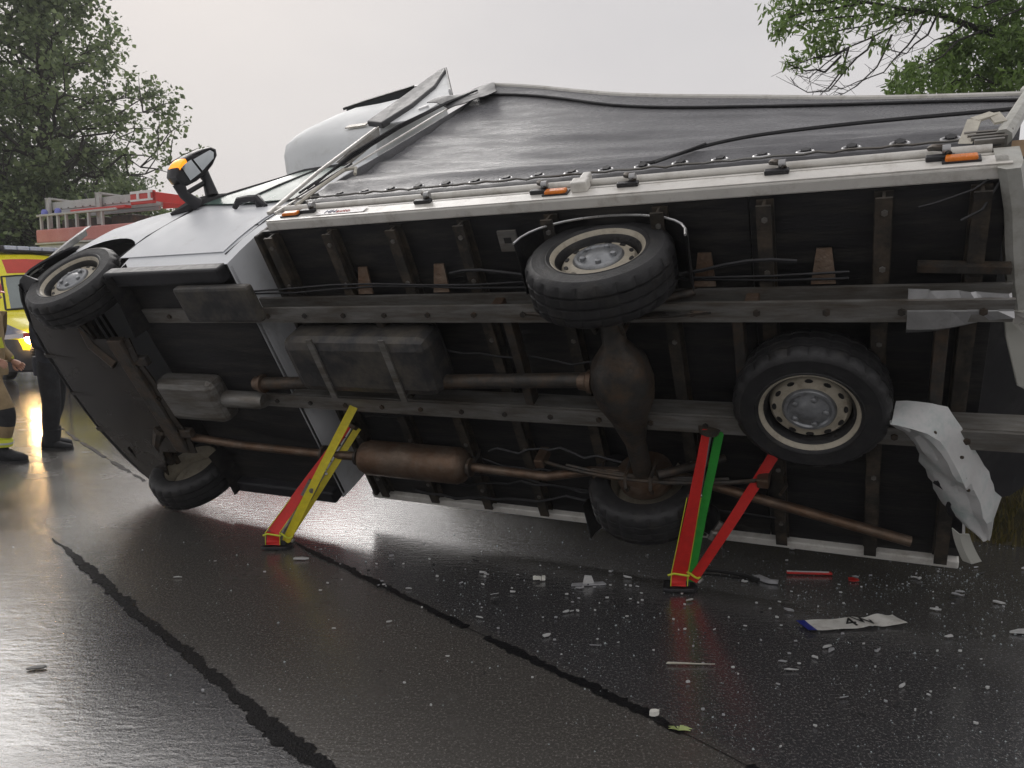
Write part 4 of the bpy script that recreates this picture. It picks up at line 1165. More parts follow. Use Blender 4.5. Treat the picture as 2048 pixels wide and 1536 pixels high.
# --- rooftop sleeper pod with wind deflector
pod = MB(); secs = []
def pod_sec(b, u0, u1, hw):
    pts = []
    for k in range(24):
        a = 2 * math.pi * k / 24
        ca, sa = math.cos(a), math.sin(a)
        e = 0.34 + 0.3 * max(0, (1.7 - b) / 0.46)
        x = hw * math.copysign(abs(ca) ** e, ca); z = (u0 + u1) / 2 + (u1 - u0) / 2 * math.copysign(abs(sa) ** e, sa)
        pts.append(B(b, x, z))
    return pts
for b_, u0, u1, hw in ((1.24, 2.36, 2.56, 0.86), (1.26, 2.26, 2.68, 0.98), (1.30, 2.18, 2.80, 1.03), (1.38, 2.14, 2.95, 1.06), (1.5, 2.12, 3.08, 1.08), (1.65, 2.12, 3.17, 1.085), (1.85, 2.12, 3.24, 1.07), (2.05, 2.12, 3.32, 1.07), (2.28, 2.12, 3.38, 1.07)):
    secs.append(pod_sec(b_, u0, u1, hw))
pod.loft(secs, closed=True, caps=True)
pd = pod.build('sleeper_pod', M['pod_white'], van, smooth=True, auto=50)
q = MB(); q.box(B(2.12, 1.074, 2.36), B(1.93, 1.082, 2.42)); q.build('pod_vent', M['steel_cream'], pd)
q = MB(); q.prism([B(1.50, 1.075, 3.0), B(1.72, 1.08, 3.16), B(2.0, 1.08, 3.36), B(2.06, 1.05, 3.56), B(1.85, 1.0, 3.50), B(1.62, 1.0, 3.24)], (0, -0.9, 0.05)); q.build('roof_hatch', M['glass_dark'], pd, bevel=0.02)
q = MB(); q.prism([B(1.50, 1.08, 2.98), B(1.72, 1.085, 3.13), B(2.02, 1.085, 3.33), B(2.02, 1.085, 3.37), B(1.72, 1.085, 3.18), B(1.50, 1.08, 3.02)], (0, -0.02, 0.0)); q.build('hatch_trim', M['ink_black'], pd)
q = MB(); q.prism([B(2.12, 1.10, 2.40), B(2.32, 1.10, 2.30), B(2.34, 1.09, 2.75), B(2.26, 1.07, 3.3), B(2.08, 1.06, 3.86), B(2.0, 1.05, 4.02), B(1.95, 1.05, 3.95), B(2.02, 1.07, 3.5), B(2.09, 1.09, 2.95)], (0, -0.05, 0)); q.build('wind_deflector', M['dark_flap'], pd, bevel=0.012)
q = MB(); q.prism([B(2.02, 1.03, 3.98), B(2.56, 1.04, 3.02), B(2.52, 1.06, 2.4), B(2.30, 1.06, 2.4), B(2.20, 1.05, 3.2)], (0, -0.012, 0)); q.build('deflector_pane', M['pod_white'], pd)
q = MB(); q.tube([B(2.02, 1.045, 3.99), B(2.56, 1.045, 3.02)], 0.009, 6); q.build('deflector_stay', M['cable_black'], pd)
q = MB(); q.lathe([(0, 0), (0.012, 0.0), (0.014, 0.03), (0.006, 0.05), (0, 0.05)], B(2.56, 1.045, 3.0), (0, 1, 0), 8); q.build('stay_foot', M['white_gloss'], pd, smooth=True)
q = MB(); q.bar(B(2.44, 1.055, 2.66), B(2.50, 1.055, 2.72), 0.03, 0.03); q.build('latch', M['white_gloss'], pd, bevel=0.008)

# --- door mirror
mr = bpy.data.objects.new('door_mirror', None); mr.parent = van; col.objects.link(mr)
def mirror_ring(b, sh):
    o_ = [(1.155, 1.24), (1.215, 1.225), (1.265, 1.27), (1.292, 1.36), (1.298, 1.46), (1.29, 1.56), (1.275, 1.64), (1.245, 1.675), (1.205, 1.66), (1.165, 1.585), (1.14, 1.50), (1.125, 1.38), (1.13, 1.28)]
    c = (1.215, 1.45)
    return [B(b, c[0] + (l - c[0]) * sh, c[1] + (u - c[1]) * sh) for l, u in o_]
q = MB(); q.loft([mirror_ring(1.10, 0.35), mirror_ring(1.115, 0.7), mirror_ring(1.15, 0.92), mirror_ring(1.20, 1.0), mirror_ring(1.262, 1.0), mirror_ring(1.268, 0.93), mirror_ring(1.252, 0.88)], closed=True, caps=True)
q.build('mirror_housing', M['black_plastic'], mr, smooth=True, auto=50)
q = MB(); q.prism([B(1.256, 1.165, 1.47), B(1.256, 1.262, 1.44), B(1.256, 1.262, 1.62), B(1.256, 1.235, 1.645), B(1.256, 1.20, 1.62)], (-0.006, 0, 0)); q.build('mirror_glass', M['mirror_glass'], mr)
q = MB(); q.prism([B(1.256, 1.15, 1.33), B(1.256, 1.265, 1.31), B(1.256, 1.268, 1.42), B(1.256, 1.16, 1.45)], (-0.006, 0, 0)); q.build('mirror_glass', M['mirror_glass'], mr)
q = MB(); q.loft([[B(b_, 1.215 + (l - 1.215) * s_, u) for l, u in ((1.262, 1.275), (1.277, 1.30), (1.288, 1.335), (1.292, 1.365))] for b_, s_ in ((1.17, 1.02), (1.20, 1.08), (1.25, 1.08), (1.275, 1.03), (1.275, 0.7))]); q.build('indicator', M['orange_lit'], mr, smooth=True)
for p_ in ([B(1.22, 1.16, 1.255), B(1.23, 1.08, 1.245), B(1.25, 0.98, 1.30)], [B(1.22, 1.15, 1.50), B(1.23, 1.09, 1.50), B(1.26, 0.98, 1.45)]):
    q = MB(); q.tube(p_, [0.045, 0.035, 0.05], 10); q.build('mirror_arm', M['black_plastic'], mr, smooth=True)
q = MB(); q.tube([B(1.225, 1.08, 1.25), B(1.225, 1.075, 1.5)], 0.018, 8); q.build('mirror_strut', M['black_plastic'], mr, smooth=True)
q = MB(); q.tube(on_side([(1.06, 1.20), (1.16, 1.28), (1.24, 1.38), (1.30, 1.47), (1.36, 1.57)], 0.01), [0.01, 0.045, 0.05, 0.032, 0.008], 8); q.build('mirror_base', M['black_plastic'], mr, smooth=True)

# --- rear sill, bent outwards, with lettering, and the wreckage hanging off it
sl = [(6.13, 1.10, 0.70), (6.17, 0.92, 0.71), (6.19, 0.76, 0.71), (6.215, 0.60, 0.71), (6.235, 0.50, 0.70)]
q = MB(); rows = []
for b_, l, u in sl:
    rows.append([B(b_ - 0.04, l, u - 0.13), B(b_ - 0.015, l, u - 0.15), B(b_ + 0.03, l, u - 0.145), B(b_ + 0.045, l, u - 0.08), B(b_ + 0.045, l, u + 0.06), B(b_ - 0.04, l, u + 0.06)])
q.loft(rows, closed=True, caps=True); sill = q.build('rear_sill', M['sill_grey'], van, smooth=True, auto=30)
q = MB(); rows = []
for b_, l, u in sl[2:]:
    rows.append([B(b_ + 0.034, l, u - 0.147), B(b_ + 0.05, l, u - 0.08)])
q.shell(rows, 0.003); q.build('sticker', M['sticker_white'], sill)
od = B(6.255, 0.66, 0.62); xd = B(6.235, 0.50, 0.70) - B(6.19, 0.76, 0.71)
nd = (B(0.045, 0, -0.15) * 0 + B(0.6, 0, -0.8)).normalized()
yd = xd.normalized().cross(nd) * -1
nn = xd.normalized().cross(yd.normalized())
text_o = B(6.222, 0.655, 0.60) + nn.normalized() * 0.012
if nn.dot(nd) < 0: yd = -yd; text_o = B(6.222, 0.655, 0.60) + nd * 0.012
side_text('r', 0, 0, 0.07, sill, origin=text_o, x=xd, y=yd)
q = MB(); q.tube([B(6.13, 1.10, 0.86), B(6.30, 1.06, 1.5), B(6.44, 0.66, 2.7)], [0.034, 0.03, 0.028], 8); q.build('rear_post', M['sill_grey'], van, smooth=True)
q = MB()
for k in range(4): q.box(B(6.13 + 0.012 * k, 1.02 - 0.03 * k, 0.80 + 0.03 * k), B(6.03 - 0.01 * k, 1.12, 0.815 + 0.03 * k))
q.build('corner_casting', M['steel_galv'], van)
q = MB(); q.tube([B(6.10, 1.06, 0.62), B(6.02, 1.03, 0.55), B(5.90, 1.01, 0.50), B(5.84, 1.0, 0.49)], 0.004, 4); q.tube([B(6.11, 1.04, 0.6), B(6.05, 0.97, 0.5), B(5.98, 0.95, 0.46)], 0.005, 4); q.build('loose_wire', M['cable_black'], van)
q = MB(); rows = []
for i in range(6):
    k = i / 5
    rows.append([B(6.20 + 0.06 * k + 0.01 * math.sin(i * 3), 0.47 - 0.02 * i + 0.02 * math.sin(i * 2.2), 0.60), B(6.26 + 0.05 * k, 0.47 - 0.015 * i, 0.57 + 0.02 * math.sin(i * 4)), B(6.34 + 0.02 * math.sin(i), 0.46 - 0.015 * i, 0.62)])
q.shell(rows, 0.012); q.build('torn_metal', M['rail_white'], van)['label'] = 'torn white metal at the end of the rear sill'
q = MB(); q.prism([B(6.19, 0.40, 0.66), B(6.42, 0.43, 0.78), B(6.50, 0.0, 0.80), B(6.44, -0.16, 0.80), B(6.29, -0.02, 0.74), B(6.21, 0.28, 0.68)], (0.0, 0.0, 0.03)); q.build('rear_flap', M['pod_grey'], van, bevel=0.008)['label'] = 'grey rear flap hanging askew'
# dark sheet added to stand for the shade inside the open back
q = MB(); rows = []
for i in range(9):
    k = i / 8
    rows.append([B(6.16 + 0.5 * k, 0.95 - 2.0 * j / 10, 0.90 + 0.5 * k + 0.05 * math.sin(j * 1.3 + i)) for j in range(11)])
q.shell(rows, 0.004); q.build('load_shade_sheet', M['load_shade'], van, smooth=True)
# crumpled white wing panel hanging under the rear
redge = [(5.80, 0.12, 0), (5.93, 0.13, 0), (6.02, 0.07, 0), (6.11, -0.11, 0), (6.17, -0.24, 0), (6.21, -0.34, 0), (6.24, -0.46, 0), (6.23, -0.59, 0)]
ledge = [(5.74, 0.06, 0), (5.80, -0.02, 0), (5.84, -0.08, 0), (5.90, -0.18, 0), (5.94, -0.30, 0), (5.98, -0.41, 0), (6.04, -0.52, 0), (6.15, -0.605, 0)]
q = MB(); rows = []
for i in range(21):
    t = i / 20
    p, inner = spline(redge, t), spline(ledge, t); row = []
    for k in range(13):
        s = k / 12
        x = p.lerp(inner, s)
        fold = 0.055 * max(0, 1 - abs(s - 0.28 - 0.10 * math.sin(t * 5)) / 0.16)
        dep = 0.44 - 0.13 * math.sin(math.pi * min(1, s * 0.9 + 0.08)) - fold + 0.035 * mnoise.noise((t * 4, s * 3, 8)) + 0.03 * (abs((t * 3.7 + s * 1.6) % 1 - 0.5) - 0.25)
        dep += 0.09 * max(0, t - 0.78) * 4 * max(0, 0.35 - s)
        jg = 0.02 if k in (0, 12) else 0.004
        dep += 0.02 * abs(mnoise.noise((t * 9, s * 7, 3)))
        row.append(B(x.x + 0.012 * mnoise.noise((t * 7, s * 5, 1)) + jg * mnoise.noise((t * 23, k, 9)), x.y + jg * mnoise.noise((t * 19, k, 5)), dep))
    rows.append(row)
q.shell(rows, 0.003); cp = q.build('crumpled_wing', M['crumpled'], van, smooth=True, auto=24); cp['label'] = 'crumpled white wing panel with teal scrapes hanging under the rear'
for b_, l in ((5.98, -0.03), (6.01, -0.10), (6.03, -0.14), (6.06, -0.08), (6.08, -0.2), (5.95, 0.05), (6.10, -0.27)):
    q = MB(); q.lathe([(0, 0), (0.008, 0), (0.008, 0.006), (0, 0.01)], B(b_, l, 0.30), (0, 0, -1), 8); q.build('rivet', M['steel_dark'], cp)
q = MB(); q.tube([B(5.98, -0.30, 0.375), B(6.03, -0.34, 0.36), B(6.07, -0.40, 0.365), B(6.11, -0.47, 0.37)], [0.02, 0.013, 0.01, 0.006], 6); q.tube([B(6.05, -0.36, 0.36), B(6.04, -0.45, 0.37), B(6.06, -0.5, 0.38)], [0.01, 0.012, 0.022], 6); q.build('broken_clip', M['cable_black'], cp)
q = MB(); q.tube([B(6.11, -0.52, 0.40), B(6.115, -0.60, 0.40), B(6.12, -0.68, 0.40), B(6.13, -0.74, 0.41)], 0.006, 6); q.build('hanging_cable', M['white_gloss'], van, smooth=True)
q = MB(); rows = []
for i in range(10):
    k = i / 9
    rows.append([B(6.07 + 0.035 * k + 0.03 * k * k, -0.62 - 0.24 * k, 0.40 + 0.02 * k), B(6.10 + 0.04 * k + 0.03 * k * k, -0.64 - 0.22 * k, 0.385 + 0.02 * k), B(6.14 + 0.05 * k + 0.02 * k * k, -0.65 - 0.20 * k, 0.40 + 0.02 * k)])
q.shell(rows, 0.006); q.build('lamp_housing_fragment', M['pod_grey'], van, smooth=True)['label'] = 'curved grey lamp fragment dangling from a cable'
# cargo inside the open rear
for i, (b0, b1, l0, l1, u0, u1) in enumerate(((6.02, 6.36, 0.70, 0.93, 0.98, 1.26), (6.02, 6.40, 0.44, 0.68, 0.98, 1.3), (6.02, 6.38, 0.22, 0.42, 0.98, 1.3))):
    c = bpy.data.objects.new('cardboard_carton', None)
    c.matrix_world = mw @ Matrix.Translation(B((b0 + b1) / 2, (l0 + l1) / 2, (u0 + u1) / 2))
    col.objects.link(c)
    tag(c, ('brown carton at the open rear of the van, topmost of the three', 'brown carton at the open rear of the van, middle of the three', 'brown carton at the open rear of the van, lowest of the three')[i], 'carton', 'cartons in the van')
    dx, dy, dz = (b1 - b0) / 2, (l1 - l0) / 2, (u1 - u0) / 2
    q = MB(); q.box((-dx, -dy, -dz), (dx, dy, dz)); q.build('box', M['carton'], c, bevel=0.006)
    q = MB(); q.box((-dx - 0.002, -0.025, -dz - 0.002), (dx + 0.002, 0.025, dz + 0.002)); q.build('tape', M['strap_cream'], c)
# ------------------------------------------------------------------ ambulance
M['amb_yellow'] = pm('amb_yellow', (0.92, 0.82, 0.025), 0.28, var=0.05, ns=2, coat=0.4, dirt=((0.4, 0.34, 0.1), 0.15, 4))
M['amb_red'] = pm('amb_red', (0.62, 0.07, 0.045), 0.35, var=0.08, ns=4)
M['amb_grey'] = pm('amb_grey', (0.055, 0.055, 0.06), 0.5, var=0.2, ns=6, bump=0.2, bs=120)
M['amb_blue'] = pm('amb_blue', (0.03, 0.04, 0.12), 0.4, var=0.1)
M['amb_glass'] = pm('amb_glass', (0.22, 0.26, 0.26), 0.08, var=0.15, ns=1.5, spec=0.8, rvar=0.03)
M['lens_clear'] = pm('lens_clear', (0.22, 0.25, 0.34), 0.08, var=0.3, ns=9, spec=0.8, rvar=0.04)
M['headlamp_lit'] = pm('headlamp_lit', (1, 0.8, 0.55), 0.3, var=0.05, emit=(1.0, 0.62, 0.28), es=110.0)
M['beacon_blue'] = pm('beacon_blue', (0.2, 0.22, 0.6), 0.25, var=0.2)
M['bar_white'] = pm('bar_white', (0.62, 0.68, 0.8), 0.3, var=0.15, ns=14)
amb_loc = Vector((-8.84, 15.0, 0)); ah = Vector((0.75, -0.66, 0)).normalized()
amb = empty('ambulance', amb_loc, math.atan2(ah.y, ah.x))
tag(amb, 'yellow ambulance with red band and lit headlight parked behind the overturned van', 'ambulance')
# local: x forward (0 at the nose), y left, z up
prof_top = [(0.0, 0.95), (-0.08, 1.02), (-0.4, 1.12), (-0.95, 1.33), (-1.5, 1.95), (-1.72, 2.22), (-2.0, 2.5), (-2.6, 2.6), (-5.6, 2.6)]
hwid = [(-5.6, 0.98), (-0.6, 0.98), (-0.3, 0.93), (-0.1, 0.80), (0.0, 0.70)]
q = MB(); secs = []
for x in (0.0, -0.04, -0.1, -0.2, -0.35, -0.55, -0.8, -0.95, -1.2, -1.5, -1.72, -2.0, -2.3, -2.6, -5.6):
    tu = interp(-x, [(-a, b) for a, b in prof_top]); hw = interp(x, hwid)
    hp = []
    bt = min(1.15, tu - 0.06)
    for k in range(5): hp.append((hw, 0.5 + (bt - 0.5) * k / 4))
    for k in range(1, 6):
        f = k / 5; hp.append((hw - 0.16 * f * smooth01((tu - 1.2) / 1.0) - 0.06 * f ** 3, bt + (tu - bt) * (1 - (1 - f) ** 1.4)))
    lx = hp[-1][0]; hp += [(lx - 0.08, tu + 0.03), (0, tu + 0.06)]
    secs.append([V(x, l, u) for l, u in hp] + [V(x, -l, u) for l, u in reversed(hp[:-1])])
q.loft(secs); q.add(secs[0], [tuple(range(len(secs[0])))]); q.add(secs[-1], [tuple(range(len(secs[-1])))])
q.build('body', M['amb_yellow'], amb, smooth=True, auto=40)
def amb_top(x): return interp(-x, [(-a, b) for a, b in prof_top])
q = MB(); rows = []
for x in (-0.99, -1.12, -1.25, -1.38, -1.5, -1.58):
    rows.append([V(x, l * (0.80 - 0.12 * (x + 0.99) / -0.6), amb_top(x) + 0.075 - 0.05 * l * l) for l in (-1, -0.6, -0.2, 0.2, 0.6, 1)])
q.shell(rows, 0.008); wsc = q.build('windscreen', M['amb_glass'], amb, smooth=True)
q = MB(); q.tube([rows[0][k] for k in range(6)] , 0.025, 6); q.tube([r_[0] for r_ in rows], 0.022, 6); q.tube([r_[-1] for r_ in rows], 0.022, 6); q.tube([rows[-1][k] for k in range(6)], 0.02, 6); q.build('windscreen_seal', M['ink_black'], wsc, smooth=True)
q = MB(); q.tube([rows[0][1] + V(0.02, 0, 0.02), rows[3][3] + V(0.03, 0, 0.02)], 0.01, 5); q.build('wiper', M['ink_black'], wsc)
q = MB(); rows = []
for x in (-1.63, -1.72, -1.82, -1.9):
    rows.append([V(x, l * 0.70, amb_top(x) + 0.07 - 0.05 * l * l) for l in (-1, -0.6, -0.2, 0.2, 0.6, 1)])
q.shell(rows, 0.006); q.build('red_band', M['amb_red'], amb, smooth=True)
for s in (-1, 1):
    q = MB(); q.prism([V(-1.25, s * 0.93, 1.32), V(-2.05, s * 0.95, 1.25), V(-2.05, s * 0.87, 1.92), V(-1.72, s * 0.875, 1.95)], (0, s * 0.012, 0)); q.build('side_window', M['amb_glass'], amb)
    q = MB(); q.prism([V(-1.55, s * 0.89, 2.0), V(-1.75, s * 0.88, 2.0), V(-1.85, s * 0.80, 2.3), V(-1.72, s * 0.80, 2.28)], (0, s * 0.02, 0)); q.build('red_panel', M['amb_red'], amb)
    q = MB(); q.box((-5.5, s * 0.985 - 0.004, 0.95), (-1.2, s * 0.985 + 0.004, 1.18)); q.build('red_band', M['amb_red'], amb)
    hl = bpy.data.objects.new('headlight', None); hl.parent = amb; col.objects.link(hl)
    q = MB(); rows = []
    for x, u0, u1 in ((-0.02, 0.86, 0.98), (-0.15, 0.86, 1.04), (-0.35, 0.88, 1.12), (-0.6, 0.96, 1.17), (-0.8, 1.06, 1.18)):
        hw = interp(x, hwid) + 0.012
        rows.append([V(x, s * hw, u0 + (u1 - u0) * k / 3) for k in range(4)])
    q.shell(rows, 0.012); q.build('lens', M['lens_clear'], hl, smooth=True)
    q = MB(); q.lathe([(0, 0.03), (0.10, 0.02), (0.10, 0.0), (0.0, 0.0)], (0.07, s * 0.70, 0.86), (1, s * 0.3, 0.0), 18); q.build('lamp', M['headlamp_lit'] if s < 0 else M['lens_clear'], hl)
    q = MB(); q.box((-1.35, s * 1.10 - 0.09, 1.25), (-1.25, s * 1.10 + 0.09, 1.6)); q.tube([(-1.3, s * 0.93, 1.3), (-1.3, s * 1.05, 1.32)], 0.03, 8); q.build('mirror', M['amb_grey'], amb, bevel=0.03)
    for x in (-0.95, -4.4):
        w = bpy.data.objects.new('wheel', None); w.parent = amb; w.location = (x, s * 0.86, 0.34); col.objects.link(w)
        q = MB(); q.lathe([(0.2, -0.1), (0.3, -0.11), (0.335, -0.08), (0.34, 0.0), (0.335, 0.08), (0.3, 0.11), (0.2, 0.1)], (0, 0, 0), (0, 1, 0), 28, close=True); q.build('tyre', M['rubber'], w, smooth=True, auto=60)
        q = MB(); q.lathe([(0.2, -0.08), (0.2, s * 0.02), (0.08, s * 0.06), (0, s * 0.06)], (0, 0, 0), (0, 1, 0), 24); q.build('rim', M['hub_silver'], w, smooth=True)
        q = MB(); q.tube([(x - 0.42 * math.cos(a), s * 0.985, 0.36 + 0.42 * math.sin(a)) for a in [math.pi * j / 12 for j in range(13)]], 0.03, 6); q.build('wheel_arch', M['amb_grey'], amb, smooth=True)
q = MB(); rows = []
for l in (-0.99, -0.95, -0.85, -0.6, -0.3, 0, 0.3, 0.6, 0.85, 0.95, 0.99):
    x = 0.10 - 0.55 * max(0, (abs(l) - 0.45) / 0.54) ** 2.2
    rows.append([V(x - 0.1, l, 0.22), V(x, l, 0.26), V(x + 0.02, l, 0.5), V(x + 0.0, l, 0.7), V(x - 0.02, l, 0.84)])
q.shell(rows, 0.02); bmp = q.build('bumper', M['amb_grey'], amb, smooth=True, auto=50)
q = MB()
for k in range(4): q.box((0.05, -0.72, 0.50 + 0.05 * k), (0.145, 0.72, 0.52 + 0.05 * k))
q.build('grille', M['ink_black'], amb)
q = MB(); q.box((0.06, -0.72, 0.34), (0.10, -0.42, 0.45)); pl = q.build('number_plate', M['ink_black'], amb)
text_mesh('lettering', '418', 0.1, M['white_gloss'], pl, axes((0.104, -0.57, 0.395), (0, 1, 0), (0, 0, 1)))
q = MB(); q.lathe([(0, 0.0), (0.13, 0.0), (0.13, 0.02), (0.0, 0.026)], (0, 0, 0), (0, 0, 1), 28); bd = q.build('badge', M['white_gloss'], amb, smooth=True, auto=40)
bd.location = (-0.10, -0.50, 1.10); bd.rotation_euler = (0, rad(62), 0); bd.scale = (0.62, 1.25, 1)
text_mesh('lettering', 'KM', 0.13, M['ink_blue'], bd, axes((0, 0, 0.028), (0, 1, 0), (-1, 0, 0)))
q = MB(); q.box((-2.35, -0.72, 2.60), (-2.0, 0.72, 2.66)); lb = q.build('light_bar', M['ink_black'], amb, bevel=0.02)
for k in range(6):
    q = MB(); q.box((-2.33, -0.70 + 0.235 * k, 2.655), (-2.02, -0.70 + 0.235 * k + 0.22, 2.74)); q.build('lamp_segment', M['bar_white'] if k > 0 else M['amb_grey'], lb, bevel=0.015)

# ------------------------------------------------------------------ fire engine
M['fe_red_hazy'] = pm('fe_red_hazy', (0.55, 0.2, 0.18), 0.4, var=0.08, ns=3, dirt=((0.5, 0.3, 0.28), 0.5, 3))  # red paint with the rain haze mixed into its colour as pale pink
M['fe_bright'] = pm('fe_bright', (0.6, 0.05, 0.04), 0.35, var=0.08, ns=3)
M['fe_grey'] = pm('fe_grey', (0.5, 0.5, 0.48), 0.5, metal=0.3, var=0.12, ns=5, dirt=((0.2, 0.19, 0.18), 0.3, 7))
M['shutter'] = pm('shutter', (0.42, 0.42, 0.42), 0.45, metal=0.4, var=0.1, ns=4)
fe = empty('fire_engine', (-11.2, 18.0, 0), math.atan2(-0.48, 0.87))
tag(fe, 'haze-paled red fire engine carrying a grey ladder with blue beacons on its roof', 'fire engine')
# local: x along the body to the right, y away
q = MB(); q.box((0, 0.0, 0.55), (7.4, 2.45, 2.9)); q.build('body', M['fe_grey'], fe, bevel=0.04)
q = MB(); q.box((-0.03, -0.03, 2.93), (7.43, 2.48, 3.24)); q.build('upper_band', M['fe_red_hazy'], fe, bevel=0.03)
q = MB(); q.box((-0.05, -0.05, 2.895), (7.45, 2.5, 2.932)); q.build('trim_strip', M['fe_grey'], fe)
q = MB(); q.box((-0.02, -0.04, 0.45), (7.42, 2.49, 0.95)); q.build('lower_band', M['fe_red_hazy'], fe, bevel=0.02)
for k in range(4):
    sh_ = bpy.data.objects.new('shutter', None); sh_.parent = fe; sh_.location = (0.18 + 1.3 * k, -0.02, 1.0); col.objects.link(sh_)
    for j in range(14):
        q = MB(); q.box((0, -0.015, j * 0.13), (1.2, 0.0, j * 0.13 + 0.122)); q.build('slat', M['shutter'], sh_)
q = MB(); q.box((5.6, -0.06, 0.6), (7.6, 2.5, 2.85)); q.build('cab', M['fe_bright'], fe, bevel=0.08)
for x in (5.8, 6.7):
    q = MB(); q.box((x, -0.075, 1.75), (x + 0.75, -0.06, 2.55)); q.build('cab_window', M['glass_dark'], fe)
for x in (1.5, 6.4):
    for y in (0.12, 2.32):
        w = bpy.data.objects.new('wheel', None); w.parent = fe; w.location = (x, y, 0.5); col.objects.link(w)
        q = MB(); q.lathe([(0.28, -0.14), (0.46, -0.15), (0.5, -0.1), (0.5, 0.1), (0.46, 0.15), (0.28, 0.14)], (0, 0, 0), (0, 1, 0), 28, close=True); q.build('tyre', M['rubber'], w, smooth=True, auto=50)
        q = MB(); q.lathe([(0.28, -0.1), (0.1, -0.06), (0, -0.06)], (0, 0, 0), (0, 1, 0), 24); q.build('rim', M['fe_grey'], w, smooth=True)
# roof rail
rr2 = bpy.data.objects.new('roof_rail', None); rr2.parent = fe; col.objects.link(rr2)
for x in (0.05, 0.35, 0.72, 1.05, 1.45, 1.9, 2.4):
    q = MB(); q.box((x - 0.03, 0.05, 3.24), (x + 0.03, 0.1, 3.55)); q.build('post', M['fe_grey'], rr2)
q = MB(); q.box((-0.1, 0.04, 3.55), (2.9, 0.11, 3.60)); q.build('top_rail', M['fe_grey'], rr2, bevel=0.01)
for x0 in (0.3, 1.2, 2.2):
    q = MB(); q.box((x0, 0.4, 3.24), (x0 + 0.75, 1.1, 3.5)); q.build('equipment_locker', M['steel_dark'], fe, bevel=0.03)
for x in (0.12, 0.66):
    bc = bpy.data.objects.new('beacon', None); bc.parent = fe; bc.location = (x, 0.12, 3.60); col.objects.link(bc)
    q = MB(); q.lathe([(0.075, 0), (0.075, 0.04), (0.068, 0.09), (0.04, 0.12), (0, 0.125)], (0, 0, 0), (0, 0, 1), 16); q.build('dome', M['beacon_blue'], bc, smooth=True)
    q = MB(); q.lathe([(0.11, -0.05), (0.11, 0.0), (0, 0.0)], (0, 0, 0), (0, 0, 1), 16); q.build('beacon_base', M['fe_grey'], bc)
# ladder
ld = bpy.data.objects.new('ladder', None); ld.parent = fe; col.objects.link(ld)
for y in (0.32, 1.0):
    q = MB(); q.box((0.15, y - 0.03, 3.72), (3.2, y + 0.03, 3.90)); q.build('side_beam', M['fe_grey'], ld, bevel=0.01)
    q = MB(); q.box((0.4, y - 0.022, 3.64), (3.1, y + 0.022, 3.712)); q.build('side_beam', M['shutter'], ld)
for k in range(10):
    q = MB(); q.tube([(0.4 + 0.28 * k, 0.35, 3.8), (0.4 + 0.28 * k, 0.97, 3.8)], 0.018, 6); q.build('rung', M['fe_grey'], ld)
for k in range(10):
    q = MB(); q.box((0.5 + 0.28 * k, 0.28, 3.735), (0.54 + 0.28 * k, 0.289, 3.755)); q.build('rivet', M['steel_dark'], ld)
for x in (0.0, 1.95):
    q = MB(); q.box((x, 0.22, 3.30), (x + 0.16, 0.28, 4.0)); q.box((x, 0.22, 3.96), (x + 0.16, 1.1, 4.0)); q.build('ladder_bracket', M['fe_grey'], fe, bevel=0.01)
q = MB(); q.box((3.16, 0.24, 3.66), (3.95, 0.30, 3.93)); q.box((3.16, 1.02, 3.66), (3.95, 1.08, 3.93)); q.box((3.90, 0.24, 3.70), (3.95, 1.08, 3.90)); q.build('ladder_head', M['fe_bright'], ld, bevel=0.01)
for z0, z1 in ((3.88, 3.935), (3.72, 3.76)):
    q = MB(); q.box((3.18, 0.225, z0), (3.92, 0.24, z1)); q.build('white_stripe', M['white_gloss'], ld)
for x0 in (3.4, 3.78):
    q = MB(); q.box((x0, 0.22, 3.762), (x0 + 0.08, 0.238, 3.878)); q.build('white_stripe', M['white_gloss'], ld)
q = MB(); q.box((1.1, 0.15, 3.605), (3.1, 0.30, 3.66)); q.build('red_beam', M['fe_bright'], fe)
q = MB(); q.tube([(1.1, 0.6, 3.9), (0.95, 0.6, 4.1)], 0.02, 6); q.build('aerial', M['ink_black'], fe)

# ------------------------------------------------------------------ people
M['skin'] = pm('skin', (0.5, 0.28, 0.2), 0.5, var=0.08, ns=12)
M['black_cloth'] = pm('black_cloth', (0.014, 0.015, 0.018), 0.75, var=0.4, ns=14, bump=0.5, bs=50)
M['navy_cloth'] = pm('navy_cloth', (0.02, 0.022, 0.032), 0.7, var=0.4, ns=12, bump=0.5, bs=40)
M['tan_cloth'] = pm('tan_cloth', (0.3, 0.22, 0.12), 0.8, var=0.2, ns=9, dirt=((0.15, 0.11, 0.07), 0.3, 12), bump=0.5, bs=40)
M['hi_vis'] = pm('hi_vis', (0.62, 0.66, 0.05), 0.55, var=0.1, ns=20)
M['reflex'] = pm('reflex', (0.55, 0.56, 0.56), 0.4, var=0.1, ns=20)
M['helmet_red'] = pm('helmet_red', (0.5, 0.04, 0.03), 0.3, var=0.08)
M['hair'] = pm('hair', (0.03, 0.022, 0.016), 0.6, var=0.3, ns=30)

